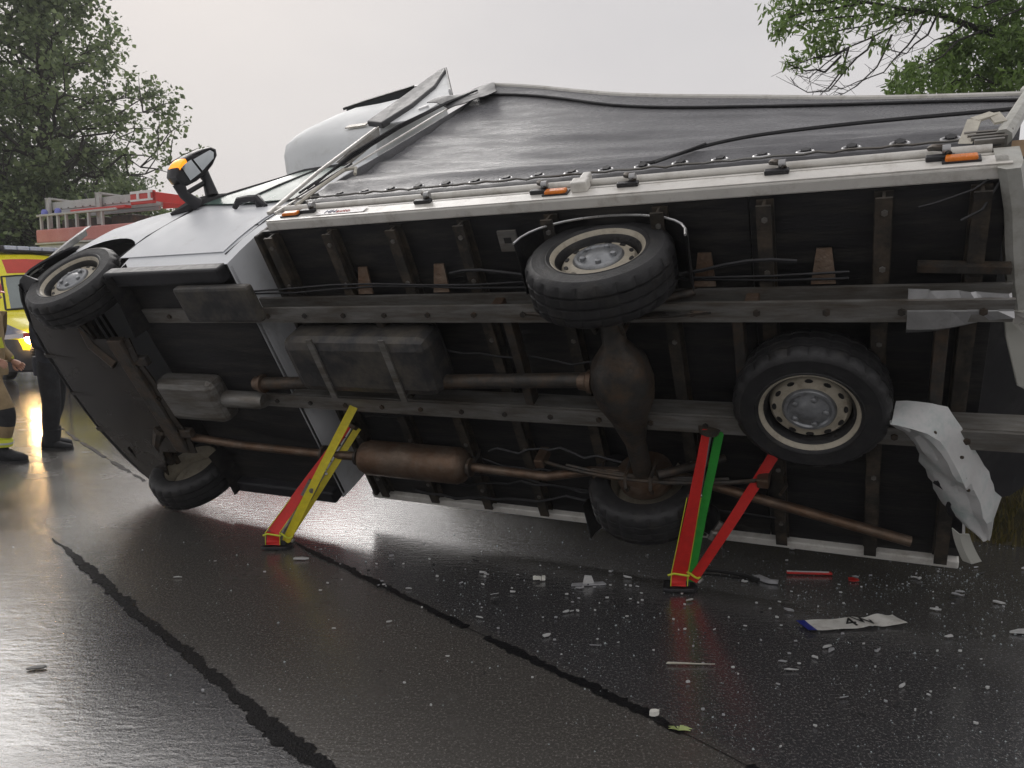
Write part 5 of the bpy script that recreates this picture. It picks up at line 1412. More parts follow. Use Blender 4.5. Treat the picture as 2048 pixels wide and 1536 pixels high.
def skin_body(name, joints, edges, mats, pick, parent, sub=2):
    """One continuous body grown from a joint skeleton."""
    me = bpy.data.meshes.new(name)
    keys = list(joints)
    me.from_pydata([joints[k][0] for k in keys], [], [])
    me.vertices  # noqa
    bm = bmesh.new(); bm.from_mesh(me); bm.verts.ensure_lookup_table()
    for a, b in edges: bm.edges.new((bm.verts[keys.index(a)], bm.verts[keys.index(b)]))
    lay = bm.verts.layers.skin.verify()
    for i, k in enumerate(keys):
        r_ = joints[k][1]
        bm.verts[i][lay].radius = r_ if isinstance(r_, tuple) else (r_, r_)
        bm.verts[i][lay].use_root = (k == keys[0])
    bm.to_mesh(me); bm.free()
    o = bpy.data.objects.new(name, me); col.objects.link(o)
    o.modifiers.new('skin', 'SKIN').use_smooth_shade = True
    ss = o.modifiers.new('sub', 'SUBSURF'); ss.levels = sub; ss.render_levels = sub
    dg = bpy.context.evaluated_depsgraph_get()
    m2 = bpy.data.meshes.new_from_object(o.evaluated_get(dg))
    bpy.data.objects.remove(o)
    for m_ in mats: m2.materials.append(m_)
    for p in m2.polygons:
        p.use_smooth = True; p.material_index = pick(p.center)
    o = bpy.data.objects.new(name, m2); o.parent = parent; col.objects.link(o)
    return o

def head_face(parent, c, d, hair_mat=None):
    """nose, eyes, ears, mouth and hair on a head centred at c looking along d (local)."""
    d = Vector(d).normalized(); s = d.cross(V(0, 0, 1)).normalized(); c = Vector(c)
    q = MB(); q.tube([c + d * 0.085 + V(0, 0, 0.03), c + d * 0.115 - V(0, 0, 0.015), c + d * 0.09 - V(0, 0, 0.03)], [0.010, 0.017, 0.012], 8); q.build('nose', M['skin'], parent, smooth=True)
    for k in (-1, 1):
        q = MB(); q.lathe([(0, -0.012), (0.009, -0.008), (0.012, 0), (0.009, 0.008), (0, 0.012)], c + d * 0.085 + s * (0.032 * k) + V(0, 0, 0.025), d, 10); q.build('eye', M['white_gloss'], parent, smooth=True)
        q = MB(); q.tube([c + s * (0.082 * k) + V(0, 0, 0.03), c + s * (0.09 * k) - d * 0.008, c + s * (0.082 * k) - V(0, 0, 0.03)], [0.01, 0.016, 0.009], 8); q.build('ear', M['skin'], parent, smooth=True)
    q = MB(); q.tube([c + d * 0.088 + s * t - V(0, 0, 0.055) for t in (-0.024, 0, 0.024)], [0.004, 0.008, 0.004], 6); q.build('mouth', M['amb_red'], parent, smooth=True)
    if hair_mat:
        q = MB(); q.lathe([(0.088, -0.005), (0.096, 0.03), (0.09, 0.07), (0.065, 0.1), (0.03, 0.116), (0, 0.12)], c - d * 0.012, (0, 0, 1), 20); q.build('hair', hair_mat, parent, smooth=True)

def hand(parent, wrist, dirn, palm_n, mat, curl=0.5, side=1):
    dirn = Vector(dirn).normalized(); n = Vector(palm_n).normalized(); s = dirn.cross(n).normalized() * side; w = Vector(wrist)
    q = MB()
    q.tube([w, w + dirn * 0.03, w + dirn * 0.06, w + dirn * 0.09], [0.024, 0.032, 0.036, 0.03], 10)
    for k, (off, ln) in enumerate(((-0.03, 0.062), (-0.010, 0.074), (0.010, 0.078), (0.03, 0.07))):
        p = w + dirn * 0.085 + s * off
        a = curl
        pts = [p]
        dd = dirn.copy()
        for j in range(3):
            dd = (dd * math.cos(a * 0.7) + n * math.sin(a * 0.7)).normalized()
            p = p + dd * ln / 3 * (1.15 - 0.15 * j); pts.append(p)
        q.tube(pts, [0.0105, 0.010, 0.009, 0.006], 8)
    t0 = w + dirn * 0.03 + s * 0.028
    q.tube([t0, t0 + s * 0.022 + dirn * 0.025 + n * 0.01, t0 + s * 0.026 + dirn * 0.05 + n * 0.022, t0 + s * 0.02 + dirn * 0.068 + n * 0.03], [0.014, 0.013, 0.011, 0.007], 8)
    return q.build('hand', mat, parent, smooth=True)

def shoe(parent, heel, toe, mat, hgt=0.13, name='boot', w=0.05):
    heel, toe = Vector(heel), Vector(toe)
    d = (toe - heel).normalized(); s = V(-d.y, d.x, 0); L_ = (toe - heel).length
    secs = []
    for t, ww, hh in ((0, 0.7, 0.8), (0.04, 0.85, 0.95), (0.2, 0.95, 1.0), (0.38, 0.95, 0.95), (0.52, 1.0, 0.7), (0.7, 1.1, 0.56), (0.86, 1.05, 0.48), (0.96, 0.8, 0.38), (1.0, 0.4, 0.26)):
        c = heel + d * (L_ * t); ring = []
        for k in range(12):
            a = 2 * math.pi * k / 12
            z = hgt * hh * (0.5 + 0.5 * math.sin(a)) if math.sin(a) > -0.5 else 0.0
            ring.append(c + s * (w * ww * math.cos(a)) + V(0, 0, 0.012 + z * 0.95))
        secs.append(ring)
    q = MB(); q.loft(secs, closed=True, caps=True); sh = q.build(name, mat, parent, smooth=True, auto=60)
    q = MB(); secs = []
    for t, ww in ((-0.01, 0.6), (0.03, 0.9), (0.3, 0.95), (0.5, 1.0), (0.72, 1.13), (0.9, 1.02), (1.0, 0.55), (1.02, 0.3)):
        c = heel + d * (L_ * t); secs.append([c - s * (w * ww), c + s * (w * ww), c + s * (w * ww) + V(0, 0, 0.024), c - s * (w * ww) + V(0, 0, 0.024)])
    q.loft(secs, closed=True, caps=True); q.build('sole', M['rubber'], sh)
    for j in range(3):
        q = MB(); c = heel + d * (L_ * (0.42 + 0.07 * j)) + V(0, 0, hgt * (0.98 - 0.16 * j)); q.tube([c - s * 0.03, c + V(0, 0, 0.008), c + s * 0.03], 0.005, 5); q.build('lace', M['cable_black'], sh)
    return sh

# person in black behind the van's nose, facing right
P1 = Vector((-4.97, 8.06, 0))
pr = empty('person', P1)
tag(pr, 'person in black trousers and black trainers standing behind the van bumper', 'person')
J = {'pel': ((0.02, 0.0, 0.95), (0.15, 0.12)), 'bel': ((0.0, 0, 1.1), (0.155, 0.125)), 'che': ((-0.01, 0, 1.3), (0.185, 0.14)), 'nek': ((0.02, 0, 1.5), 0.06), 'hd0': ((0.04, 0, 1.6), 0.085), 'hd1': ((0.05, 0, 1.7), 0.085),
     'hr': ((0.02, -0.10, 0.86), 0.12), 'kr': ((0.05, -0.11, 0.47), 0.095), 'cr': ((0.02, -0.11, 0.3), 0.092), 'ar': ((0.01, -0.11, 0.11), 0.068),
     'hl': ((-0.0, 0.10, 0.86), 0.105), 'kl': ((-0.03, 0.12, 0.47), 0.078), 'cl': ((-0.10, 0.12, 0.3), 0.08), 'al': ((-0.11, 0.12, 0.11), 0.058),
     'sr': ((-0.01, -0.19, 1.42), 0.07), 'er': ((0.0, -0.25, 1.13), 0.055), 'wr': ((0.2, -0.16, 1.05), 0.036),
     'sl': ((-0.01, 0.19, 1.42), 0.07), 'el': ((-0.04, 0.25, 1.13), 0.055), 'wl': ((0.18, 0.2, 1.02), 0.036)}
E_ = [('pel', 'bel'), ('bel', 'che'), ('che', 'nek'), ('nek', 'hd0'), ('hd0', 'hd1'), ('pel', 'hr'), ('hr', 'kr'), ('kr', 'cr'), ('cr', 'ar'), ('pel', 'hl'), ('hl', 'kl'), ('kl', 'cl'), ('cl', 'al'),
      ('che', 'sr'), ('sr', 'er'), ('er', 'wr'), ('che', 'sl'), ('sl', 'el'), ('el', 'wl')]
skin_body('body', J, E_, [M['black_cloth'], M['navy_cloth'], M['skin']], lambda c: 2 if c.z > 1.47 else (1 if c.z > 0.93 else 0), pr)
q = MB(); q.lathe([(0.165, 0.80), (0.17, 0.84), (0.172, 0.92), (0.168, 1.0)], (0.0, 0, 0), (0, 0, 1), 24); q.build('jacket_hem', M['navy_cloth'], pr, smooth=True)
head_face(pr, (0.05, 0, 1.64), (1, 0, -0.1), M['hair'])
for s, wk in ((-1, 'wr'), (1, 'wl')): hand(pr, J[wk][0], (0.7, 0, -0.5), (0.3, -s, 0), M['skin'], side=s)
shoe(pr, (-0.08, -0.11, 0), (0.24, -0.12, 0), M['black_cloth'], 0.125, 'trainer', 0.052)
shoe(pr, (-0.22, 0.12, 0), (0.08, 0.14, 0), M['black_cloth'], 0.125, 'trainer', 0.052)
for nm, a, b_ in (('trouser_cuff', (0.02, -0.11, 0.07), (0.03, -0.11, 0.22)), ('trouser_cuff', (-0.11, 0.12, 0.07), (-0.10, 0.12, 0.22))):
    q = MB(); q.tube([a, Vector(a).lerp(Vector(b_), 0.3), b_], [0.072, 0.08, 0.078], 14); q.build(nm, M['black_cloth'], pr, smooth=True)

# firefighter stepping right at the picture's left border
P2 = Vector((-5.22, 7.4, 0))
pf = empty('person', P2)
tag(pf, 'firefighter in tan trousers with black knee patches and yellow reflective bands', 'person')
J = {'pel': ((0.0, 0.0, 0.95), (0.17, 0.14)), 'bel': ((0.02, 0, 1.1), (0.18, 0.15)), 'che': ((0.03, 0, 1.32), (0.2, 0.16)), 'nek': ((0.05, 0, 1.52), 0.065), 'hd0': ((0.08, 0, 1.62), 0.088), 'hd1': ((0.09, 0, 1.72), 0.088),
     'hr': ((0.06, -0.10, 0.84), 0.13), 'tr': ((0.16, -0.10, 0.66), 0.118), 'kr': ((0.25, -0.10, 0.48), 0.10), 'cr': ((0.19, -0.10, 0.28), 0.095), 'ar': ((0.15, -0.10, 0.12), 0.075),
     'hl': ((-0.04, 0.10, 0.84), 0.13), 'kl': ((-0.1, 0.12, 0.48), 0.10), 'cl': ((-0.27, 0.12, 0.3), 0.095), 'al': ((-0.36, 0.12, 0.14), 0.075),
     'sr': ((0.02, -0.2, 1.42), 0.085), 'er': ((-0.02, -0.27, 1.13), 0.072), 'wr': ((0.22, -0.24, 1.04), 0.05),
     'sl': ((0.02, 0.2, 1.42), 0.085), 'el': ((-0.06, 0.27, 1.13), 0.072), 'wl': ((0.12, 0.24, 0.98), 0.05)}
E_ = [('pel', 'bel'), ('bel', 'che'), ('che', 'nek'), ('nek', 'hd0'), ('hd0', 'hd1'), ('pel', 'hr'), ('hr', 'tr'), ('tr', 'kr'), ('kr', 'cr'), ('cr', 'ar'), ('pel', 'hl'), ('hl', 'kl'), ('kl', 'cl'), ('cl', 'al'),
      ('che', 'sr'), ('sr', 'er'), ('er', 'wr'), ('che', 'sl'), ('sl', 'el'), ('el', 'wl')]
def ff_pick(c):
    if c.z > 1.5: return 1
    if c.z < 0.9:
        if 0.37 < c.z < 0.56 and (c.x > 0.20 and c.y < 0 or c.y > 0 and c.x > -0.13): return 2
        if 0.17 < c.z < 0.25: return 3
    if c.z > 0.98 and (abs(c.z - 1.18) < 0.03 or (c.x > 0.12 and c.x < 0.17 and abs(c.y) > 0.19)): return 3
    return 0
skin_body('body', J, E_, [M['tan_cloth'], M['skin'], M['black_cloth'], M['hi_vis']], ff_pick, pf)
q = MB(); q.lathe([(0.19, 0.86), (0.195, 0.9), (0.19, 1.0)], (0.0, 0, 0), (0, 0, 1), 24); q.build('jacket_hem', M['tan_cloth'], pf, smooth=True)
for c_, r_ in ((((0.17, -0.10, 0.205)), 0.1), (((-0.33, 0.12, 0.2)), 0.1)):
    q = MB(); q.lathe([(r_, -0.035), (r_ + 0.004, -0.03), (r_ + 0.002, 0.03), (r_ - 0.002, 0.035)], c_, (0.12, 0, 1), 20); q.build('reflective_band', M['hi_vis'], pf, smooth=True)
    q = MB(); q.lathe([(r_ + 0.006, -0.009), (r_ + 0.006, 0.009)], c_, (0.12, 0, 1), 20); q.build('silver_band', M['reflex'], pf, smooth=True)
head_face(pf, (0.09, 0, 1.65), (1, 0, -0.1))
q = MB(); q.lathe([(0.15, -0.01), (0.145, 0.0), (0.125, 0.01), (0.122, 0.06), (0.1, 0.12), (0.05, 0.155), (0, 0.165)], (0.08, 0, 1.68), (0, 0, 1), 24); q.build('helmet', M['helmet_red'], pf, smooth=True)
hand(pf, (0.23, -0.24, 1.035), (0.95, 0.1, -0.3), (0.0, 0.5, -0.7), M['skin'], 0.7, -1)
hand(pf, J['wl'][0], (0.8, 0, -0.5), (0.3, -0.6, 0), M['skin'], 0.6, 1)
shoe(pf, (0.05, -0.10, 0), (0.42, -0.11, 0), M['black_cloth'], 0.19, 'boot', 0.06)
shoe(pf, (-0.46, 0.12, 0.0), (-0.12, 0.13, 0), M['black_cloth'], 0.19, 'boot', 0.06)

# ------------------------------------------------------------------ barrier tape at the far left
M['tape'] = pm('tape', (0.75, 0.7, 0.7), 0.4, var=0.04)
M['tape_red'] = pm('tape_red', (0.6, 0.06, 0.05), 0.4, var=0.06)
tp = empty('barrier_tape', (-8.6, 12.2, 0))
tag(tp, 'red and white barrier tape strung across in front of the ambulance', 'tape')
pa, pb = V(-2.4, 0.2, 1.0), V(1.4, -0.1, 1.12)
for k in range(16):
    a = pa.lerp(pb, k / 16) - V(0, 0, 0.12 * math.sin(math.pi * k / 16)); c = pa.lerp(pb, (k + 1) / 16) - V(0, 0, 0.12 * math.sin(math.pi * (k + 1) / 16))
    q = MB(); q.prism([a - V(0, 0, 0.035), c - V(0, 0, 0.035), c + V(0, 0, 0.035), a + V(0, 0, 0.035)], (0, 0.002, 0)); q.build('tape_band', M['tape_red'] if k % 4 == 1 else M['tape'], tp)
for k, p in enumerate((pa, pb)):
    q = MB(); q.tube([(p.x, p.y, 0), (p.x, p.y, 1.2)], 0.02, 8); q.build('stake', M['steel_dark'], tp)

# ------------------------------------------------------------------ rescue struts with webbing
M['web_red'] = pm('web_red', (0.62, 0.025, 0.02), 0.5, var=0.1, ns=30, bump=0.3, bs=300)
M['web_green'] = pm('web_green', (0.03, 0.33, 0.04), 0.5, var=0.12, ns=30, bump=0.3, bs=300)
M['web_yellow'] = pm('web_yellow', (0.6, 0.5, 0.02), 0.5, var=0.12, ns=30)
def ribbon(p0, p1, w, side, seed, sag=0.01, taper=1.0, n=18):
    """a strip of webbing with a little twist and ripple"""
    p0, p1 = Vector(p0), Vector(p1); d = (p1 - p0).normalized(); side = Vector(side); side = (side - d * side.dot(d)).normalized(); nr = d.cross(side)
    rows = []
    for i in range(n + 1):
        t = i / n
        c = p0.lerp(p1, t) + nr * (sag * math.sin(math.pi * t) + 0.004 * mnoise.noise((t * 7, seed, 0)))
        tw = 0.25 * mnoise.noise((t * 2.5, seed, 4)); ww = w * (1 + (taper - 1) * t)
        s2 = side * math.cos(tw) + nr * math.sin(tw)
        rows.append([c - s2 * ww / 2, c - s2 * ww * 0.17 + nr * 0.002, c + s2 * ww * 0.17 + nr * 0.002, c + s2 * ww / 2])
    return rows
def strut(base, head, strap_to, label, pole_mat, second):
    base = Vector(base)
    rt = empty('rescue_strut', base); tag(rt, label, 'strut', 'struts propping the van')
    hd = Vector(head) - base; st = Vector(strap_to) - base
    q = MB(); q.prism([(-0.11, -0.05, 0.004), (-0.07, -0.075, 0.004), (0.06, -0.07, 0.004), (0.09, -0.03, 0.004), (0.08, 0.06, 0.004), (-0.08, 0.07, 0.004)], (0, 0, 0.022)); q.box((-0.05, -0.035, 0.026), (0.045, 0.045, 0.055)); bp_ = q.build('base_plate', M['black_plastic'], rt, bevel=0.006)
    for k in range(3):
        q = MB(); q.lathe([(0, 0), (0.008, 0), (0.008, 0.003), (0, 0.003)], (-0.05 + 0.045 * k, -0.0725, 0.015), (0, -1, 0), 8); q.build('bolt_hole', M['ink_black'], bp_)
    d = hd.normalized(); sx, sy = frame(d)
    q = MB(); q.tube([V(0, 0, 0.04), hd * 0.6], 0.026, 14); q.build('outer_tube', M['steel_galv'], rt, smooth=True)
    q = MB(); q.tube([hd * 0.58, hd * 0.97], 0.019, 12); q.build('inner_tube', M['alu'], rt, smooth=True)
    for k in range(5):
        q = MB(); c = hd * (0.63 + 0.065 * k); q.lathe([(0, 0), (0.006, 0), (0.006, 0.004), (0, 0.004)], c - V(0, 1, 0) * 0.018, (0, -1, 0), 8); q.build('pin_hole', M['ink_black'], rt)
    q = MB(); q.tube([hd * 0.6 - sx * 0.05, hd * 0.6 + sx * 0.05], 0.008, 8); q.build('locking_pin', M['steel_bright'], rt, smooth=True)
    q = MB(); q.lathe([(0.02, 0), (0.05, 0.005), (0.055, 0.03), (0.03, 0.035)], hd * 0.96, d, 12); q.build('head_cup', M['steel_dark'], rt)
    q = MB(); q.shell(ribbon((-0.025, -0.055, 0.035), (-0.022, -0.062, 0.12), 0.085, (1, 0, 0), 1, 0.004), 0.006); q.shell(ribbon((-0.022, -0.062, 0.12), hd * 0.985 + V(-0.02, -0.03, 0), 0.085, (1, 0, 0), 2, -0.015, 0.45), 0.005); q.build('webbing', M['web_red'], rt, smooth=True)
    q = MB(); q.shell(ribbon((0.045, -0.03, 0.05), hd * 0.97 + V(0.05, -0.02, 0), 0.045, (1, 0, 0), 3, 0.01), 0.004); q.build('webbing', second, rt, smooth=True)
    q = MB(); q.shell(ribbon((0.055, -0.04, 0.06), st, 0.055, (1, -0.2, 0.2), 5, -0.012), 0.004); q.build('webbing', M['web_red'] if second is M['web_green'] else M['web_yellow'], rt, smooth=True)
    for k, x in enumerate((-0.07, 0.022)):
        q = MB(); q.tube([V(x, -0.066, 0.04), V(x + 0.002, -0.072, 0.12), (hd * 0.985 + V(-0.02 + (x + 0.024) * 0.6, -0.036, 0)).lerp(V(x, -0.07, 0.12), 0.45)], 0.0025, 4); q.build('stitched_edge', M['hi_vis'], rt)
    q = MB(); q.tube([(0.05 + 0.05 * math.cos(a), -0.03 + 0.035 * math.sin(a), 0.10 + 0.02 * math.sin(2 * a)) for a in [j * 0.45 for j in range(15)]], 0.006, 6); q.tube([(-0.085, -0.06, 0.1), (-0.055, -0.074, 0.115), (0.03, -0.07, 0.10)], 0.006, 5); q.build('lashing_cord', M['hi_vis'], rt, smooth=True)
    q = MB(); q.tube([(0.09, -0.04, 0.05), (0.11, -0.05, 0.075)], 0.008, 6); q.build('clip', M['steel_bright'], rt)
    rc = st * 0.42
    q = MB(); q.bar(rc - st.normalized() * 0.06, rc + st.normalized() * 0.06, 0.075, 0.02, up=(0, 1, 0)); q.tube([rc - sx * 0.045, rc + sx * 0.045], 0.016, 10); q.build('ratchet', M['steel_galv'], rt)
    return rt
strut((0.94, 4.03, 0), W(4.98, -0.06, 0.383), W(5.28, -0.30, 0.523), 'rescue strut with red and green webbing planted on a black plate', 'steel', M['web_green'])
strut((-1.51, 4.73, 0), W(2.57, -0.34, 0.522), W(2.78, -0.07, 0.385), 'rescue strut with red and yellow webbing under the van cab', 'steel', M['web_yellow'])

# ------------------------------------------------------------------ number plate on the road
M['plate_white'] = pm('plate_white', (0.72, 0.71, 0.66), 0.35, var=0.06, ns=9, dirt=((0.3, 0.27, 0.22), 0.5, 14))
M['plate_blue'] = pm('plate_blue', (0.02, 0.03, 0.25), 0.35, var=0.1)
npl = empty('number_plate', (1.68, 3.555, 0.0), math.atan2(0.09, 0.56))
tag(npl, 'bent white number plate with blue end lying on the wet road', 'number plate')
def plate_pt(x, y):
    z = 0.012 + 0.05 * max(0, -x - 0.12) ** 1.4 + 0.02 * max(0, x - 0.05) * (1 + math.sin(x * 50)) + 0.006 * math.sin(x * 38 + y * 20) * (1 if x > 0.02 else 0.3) + 0.10 * max(0, y - 0.02) * (0.6 if x > 0 else 0.35)
    return V(x, y - 0.02 * max(0, x - 0.1) + 0.05 * max(0, -x - 0.1), z)
def plate_sheet(x0, x1, y0=-0.055, y1=0.055):
    n = max(3, int((x1 - x0) / 0.012))
    return [[plate_pt(x0 + (x1 - x0) * i / n, y0 + (y1 - y0) * k / 6) for k in range(7)] for i in range(n + 1)]
q = MB(); q.shell(plate_sheet(-0.215, 0.26), 0.002); q.build('plate', M['plate_white'], npl, smooth=True)
q = MB(); q.shell(plate_sheet(-0.26, -0.216), 0.002); q.build('blue_band', M['plate_blue'], npl, smooth=True)
for k, ch in enumerate(('4', 'W')):
    x = -0.005 + 0.075 * k
    p = plate_pt(x, 0); px_ = plate_pt(x + 0.02, 0) - plate_pt(x - 0.02, 0); py_ = plate_pt(x, 0.03) - plate_pt(x, -0.03)
    t_ = text_mesh('lettering', ch, 0.115, M['ink_black'], npl, axes(p + px_.cross(py_).normalized() * 0.005, px_, py_))

# ------------------------------------------------------------------ debris
M['shard_white'] = pm('shard_white', (0.55, 0.55, 0.54), 0.4, var=0.2, ns=20, dirt=((0.2, 0.19, 0.18), 0.5, 30))
M['shard_grey'] = pm('shard_grey', (0.36, 0.36, 0.37), 0.4, var=0.2, ns=20)
M['shard_black'] = pm('shard_black', (0.02, 0.02, 0.02), 0.4, var=0.3, ns=20)
M['lens_red'] = pm('lens_red', (0.5, 0.02, 0.015), 0.2, var=0.2, ns=30, spec=0.7)
M['foam'] = pm('foam', (0.78, 0.77, 0.7), 0.8, var=0.06, ns=20, bump=0.4, bs=90)
M['glass_crumb'] = pm('glass_crumb', (0.34, 0.38, 0.38), 0.12, var=0.5, ns=40, spec=0.8)
M['leaf_pale'] = pm('leaf_pale', (0.42, 0.5, 0.2), 0.5, var=0.2, ns=20)
def shard(name, label, cat, x, y, L_, Wd, rz, mat, seed, th=0.006, group=None, tilt=0.08):
    rnd = random.Random(seed); n = rnd.randint(5, 8)
    pts = []
    for k in range(n):
        a = 2 * math.pi * k / n + rnd.uniform(-0.25, 0.25); r_ = rnd.uniform(0.7, 1.1)
        pts.append(V(math.cos(a) * L_ / 2 * r_, math.sin(a) * Wd / 2 * r_, rnd.uniform(0, tilt) * L_ * 0.4 + 0.004))
    q = MB(); q.prism(pts, (0, 0, th)); o = q.build(name, mat)
    o.location = (x, y, 0.002); o.rotation_euler = (0, 0, rz)
    return tag(o, label, cat, group)
# pieces one can single out
def bracket_piece():
    rt = empty('broken_bracket', (0.43, 4.08, 0.003), 0.12); tag(rt, 'grey broken plastic bracket with upright tab lying on the road', 'debris')
    q = MB(); q.prism([(-0.10, -0.012, 0), (0.10, -0.015, 0), (0.09, 0.02, 0), (-0.09, 0.016, 0)], (0, 0, 0.008)); q.build('foot', M['shard_grey'], rt)
    q = MB(); q.prism([(-0.03, 0.0, 0.008), (0.035, 0.0, 0.008), (0.02, 0.0, 0.05), (-0.02, 0.0, 0.055)], (0, 0.008, 0)); q.build('tab', M['shard_white'], rt)
bracket_piece()
shard('plastic_strip', 'white plastic strip beside the strut under the cab', 'debris', -1.31, 4.49, 0.13, 0.03, 0.05, M['shard_white'], 2, 0.01)
for k, (dx, dy, r_) in enumerate(((0, 0, 0.02), (0.03, 0.005, 0.016), (-0.02, 0.01, 0.013))):
    o = shard('foam_lump', 'crumbled lump of pale foam in front of the grey bracket', 'debris', 0.15 + dx, 4.14 + dy, r_ * 1.8, r_ * 1.6, k, M['foam'], 40 + k, 0.022, 'foam crumbs by the bracket')
rl = empty('lamp_strip', (1.74, 4.24, 0.0), -0.06); tag(rl, 'long red lamp strip lying on the road behind the number plate', 'debris')
q = MB(); q.bar((-0.13, 0, 0.014), (0.13, 0, 0.012), 0.022, 0.016); q.build('lens', M['lens_red'], rl, bevel=0.004)
q = MB(); q.bar((-0.13, -0.006, 0.024), (0.11, -0.006, 0.022), 0.006, 0.005); q.build('clear_edge', M['shard_white'], rl)
shard('lamp_shard', 'round red lamp shard next to the red lamp strip', 'debris', 1.95, 4.14, 0.07, 0.06, 0.2, M['lens_red'], 5)
wp = empty('wiper_arm', (1.05, 4.30, 0.0), 0.0); tag(wp, 'bent black wiper arm lying behind the green webbing strut', 'debris')
q = MB(); q.tube([(0, 0, 0.02), (0.15, -0.03, 0.016), (0.30, -0.10, 0.014), (0.36, -0.17, 0.012)], [0.008, 0.009, 0.012, 0.01], 6); q.build('arm', M['shard_black'], wp, smooth=True)
q = MB(); q.prism([(0.34, -0.13, 0.005), (0.38, -0.12, 0.005), (0.42, -0.19, 0.005), (0.46, -0.20, 0.005), (0.45, -0.215, 0.005), (0.40, -0.205, 0.005)], (0, 0, 0.02)); q.build('hinge', M['shard_grey'], wp)
shard('panel_sliver', 'large white pointed panel sliver at the grass edge', 'debris', 3.22, 4.30, 0.42, 0.10, -0.25, M['shard_white'], 61, 0.008)
shard('panel_shard', 'white curved panel shard to the right of the number plate', 'debris', 2.47, 3.46, 0.14, 0.06, 0.0, M['shard_white'], 62, 0.01)
shard('foam_lump', 'white foam lump lying on the black seam', 'debris', 0.55, 2.74, 0.04, 0.026, 0.3, M['foam'], 63, 0.018)
shard('wood_splinter', 'thin pale splinter lying across the wet road', 'debris', 0.78, 3.14, 0.24, 0.007, -0.04, M['strap_cream'], 64, 0.004)
shard('plastic_flake', 'dark grey flake lying on the mirror-wet strip left of the wide seam', 'debris', -2.07, 3.11, 0.09, 0.035, 0.2, M['shard_black'], 65, 0.004)
sp = empty('leaf_sprig', (0.62, 2.63, 0.004), 0.1); tag(sp, 'pale green torn leaf sprig lying beside the narrow seam', 'leaf')
for k in range(7):
    a = -0.6 + 0.55 * k; r_ = 0.05 + 0.012 * math.sin(k * 3)
    d_ = V(math.cos(a), 0.5 * math.sin(a), 0); s_ = V(-d_.y, d_.x, 0)
    q = MB(); q.prism([V(0, 0, 0.004), d_ * r_ * 0.5 + s_ * 0.008 + V(0, 0, 0.014), d_ * r_ + V(0, 0, 0.008), d_ * r_ * 0.5 - s_ * 0.008 + V(0, 0, 0.012)], (0, 0, 0.0015)); q.build('leaf', M['leaf_pale'], sp)
# countable shards
rnd = random.Random(21)
SH = {'w': ('white', 'shard_white'), 'g': ('grey', 'shard_grey'), 'k': ('black', 'shard_black')}
def zone(x, y):
    t = 0.7215 * x + 0.6925 * y
    if t < 1.2: return 'on the shiny strip outside the wide tar seam'
    if t < 2.28: return 'on the brownish strip between the two tar seams'
    if math.hypot(x - 1.68, y - 3.55) < 0.75: return 'around the number plate'
    if math.hypot(x - 0.94, y - 4.03) < 0.7: return 'around the foot of the red and green strut'
    if x > 2.2: return 'on the dark asphalt towards the grass verge'
    return 'on the dark asphalt along the narrow tar seam'
clusters = [(2.35, 3.95, 0.45), (1.3, 3.75, 0.4), (0.35, 4.0, 0.3), (1.9, 3.2, 0.4), (0.9, 3.2, 0.5), (-0.6, 4.2, 0.35)]
made = 0
while made < 230:
    if rnd.random() < 0.6:
        cx_, cy_, cr_ = rnd.choice(clusters); x, y = rnd.gauss(cx_, cr_), rnd.gauss(cy_, cr_ * 0.6)
        if y < 2.45 or abs(x) > 0.69 * y or y > 4.7: continue
        dens = 1.0
    else:
        y = rnd.uniform(2.45, 4.75); x = rnd.uniform(-0.69, 0.69) * y
        t = 0.7215 * x + 0.6925 * y
        dens = 0.08 if t < 1.2 else (0.35 if t < 2.28 else 1.0)
    if rnd.random() > dens or abs(x - 1.68) < 0.28 and abs(y - 3.55) < 0.1: continue
    k = rnd.choice('wwwwggk'); cname, mt = SH[k]
    big = rnd.random() < 0.22
    L_ = rnd.uniform(0.03, 0.07) if big else rnd.uniform(0.008, 0.022)
    wd = L_ * (rnd.uniform(0.12, 0.35) if big else rnd.uniform(0.3, 0.8))
    zn = zone(x, y); kind_ = 'long thin' if big else 'tiny'
    shard('plastic_sliver' if big else 'plastic_chip', '%s %s plastic %s %s' % (kind_, cname, 'sliver' if big else 'chip', zn), 'shard', x, y, L_, wd, rnd.uniform(-0.7, 0.7), M[mt], 1000 + made, rnd.uniform(0.003, 0.008), '%s %s pieces %s' % (kind_, cname, zn), tilt=0.25)
    made += 1
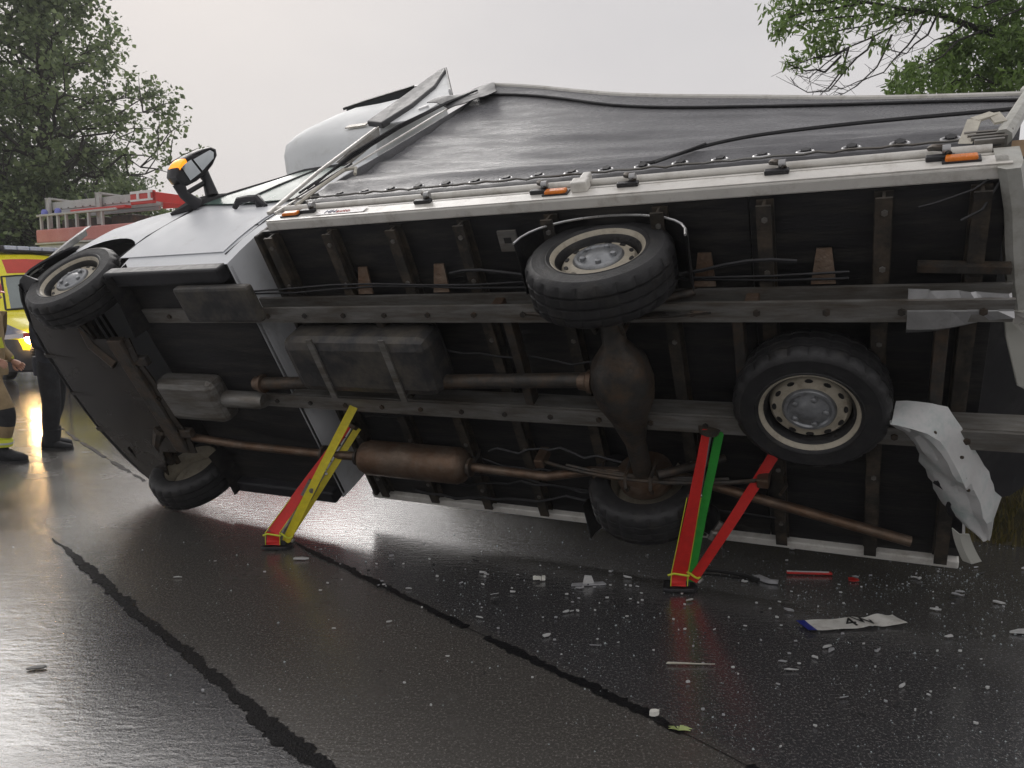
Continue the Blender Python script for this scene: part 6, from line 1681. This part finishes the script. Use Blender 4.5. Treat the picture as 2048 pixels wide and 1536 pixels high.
# glass crumbs beyond counting
def crumbs():
    rg = np.random.default_rng(3); n = 7000
    ys = rg.uniform(2.4, 5.2, n * 4); xs = rg.uniform(-0.72, 0.74, n * 4) * ys
    t = 0.7215 * xs + 0.6925 * ys
    w_ = np.where(t < 1.2, 0.03, np.where(t < 2.28, 0.16, 0.6)) + 1.6 * np.exp(-(((xs - 2.35) / 0.7) ** 2 + ((ys - 4.05) / 0.35) ** 2))
    w_ = w_ * np.array([max(0.05, 0.5 + 1.6 * mnoise.noise((x_ * 2.2, y_ * 3.0, 7))) for x_, y_ in zip(xs, ys)])
    keep = rg.random(n * 4) < w_ * 0.45
    xs, ys = xs[keep][:n], ys[keep][:n]; n = len(xs)
    s = rg.gamma(1.6, 0.0007, n) + 0.0006
    base = np.stack([xs, ys, np.full(n, 0.001)], 1)
    a = rg.uniform(0, 6.28, n)
    tri = []
    for k in range(3):
        an = a + k * 2.094
        tri.append(base + np.stack([np.cos(an) * s * 1.5, np.sin(an) * s * 1.1, np.zeros(n)], 1))
    top = base + np.stack([rg.normal(0, 0.3, n) * s, rg.normal(0, 0.3, n) * s, s * 1.4], 1)
    fc = np.stack([tri[0], tri[1], top, tri[1], tri[2], top, tri[2], tri[0], top], 1).reshape(-1, 3)
    o = quads_mesh('glass_crumbs', fc, n * 3, 3, M['glass_crumb'], kind='stuff')
    tag(o, 'sparkling glass crumbs strewn over the wet asphalt', 'glass')
crumbs()
bpy.context.view_layer.update()
# ------------------------------------------------------------------ rain-laden air
hz = MB(); hz.box((-34, -3, -1.0), (30, 40, 14.5))
M['haze'] = bpy.data.materials.new('haze'); M['haze'].use_nodes = True
_n = M['haze'].node_tree.nodes; _l = M['haze'].node_tree.links
_n.remove(_n['Principled BSDF'])
_pv = _n.new('ShaderNodeVolumePrincipled')
_pv.inputs['Color'].default_value = (0.97, 0.97, 0.98, 1)
_pv.inputs['Density'].default_value = 0.0017
_pv.inputs['Anisotropy'].default_value = 0.2
_l.new(_pv.outputs['Volume'], _n['Material Output'].inputs['Volume'])
tag(hz.build('haze', M['haze']), 'thin veil of rain mist in the air', 'haze', kind='stuff')
bpy.context.view_layer.update()
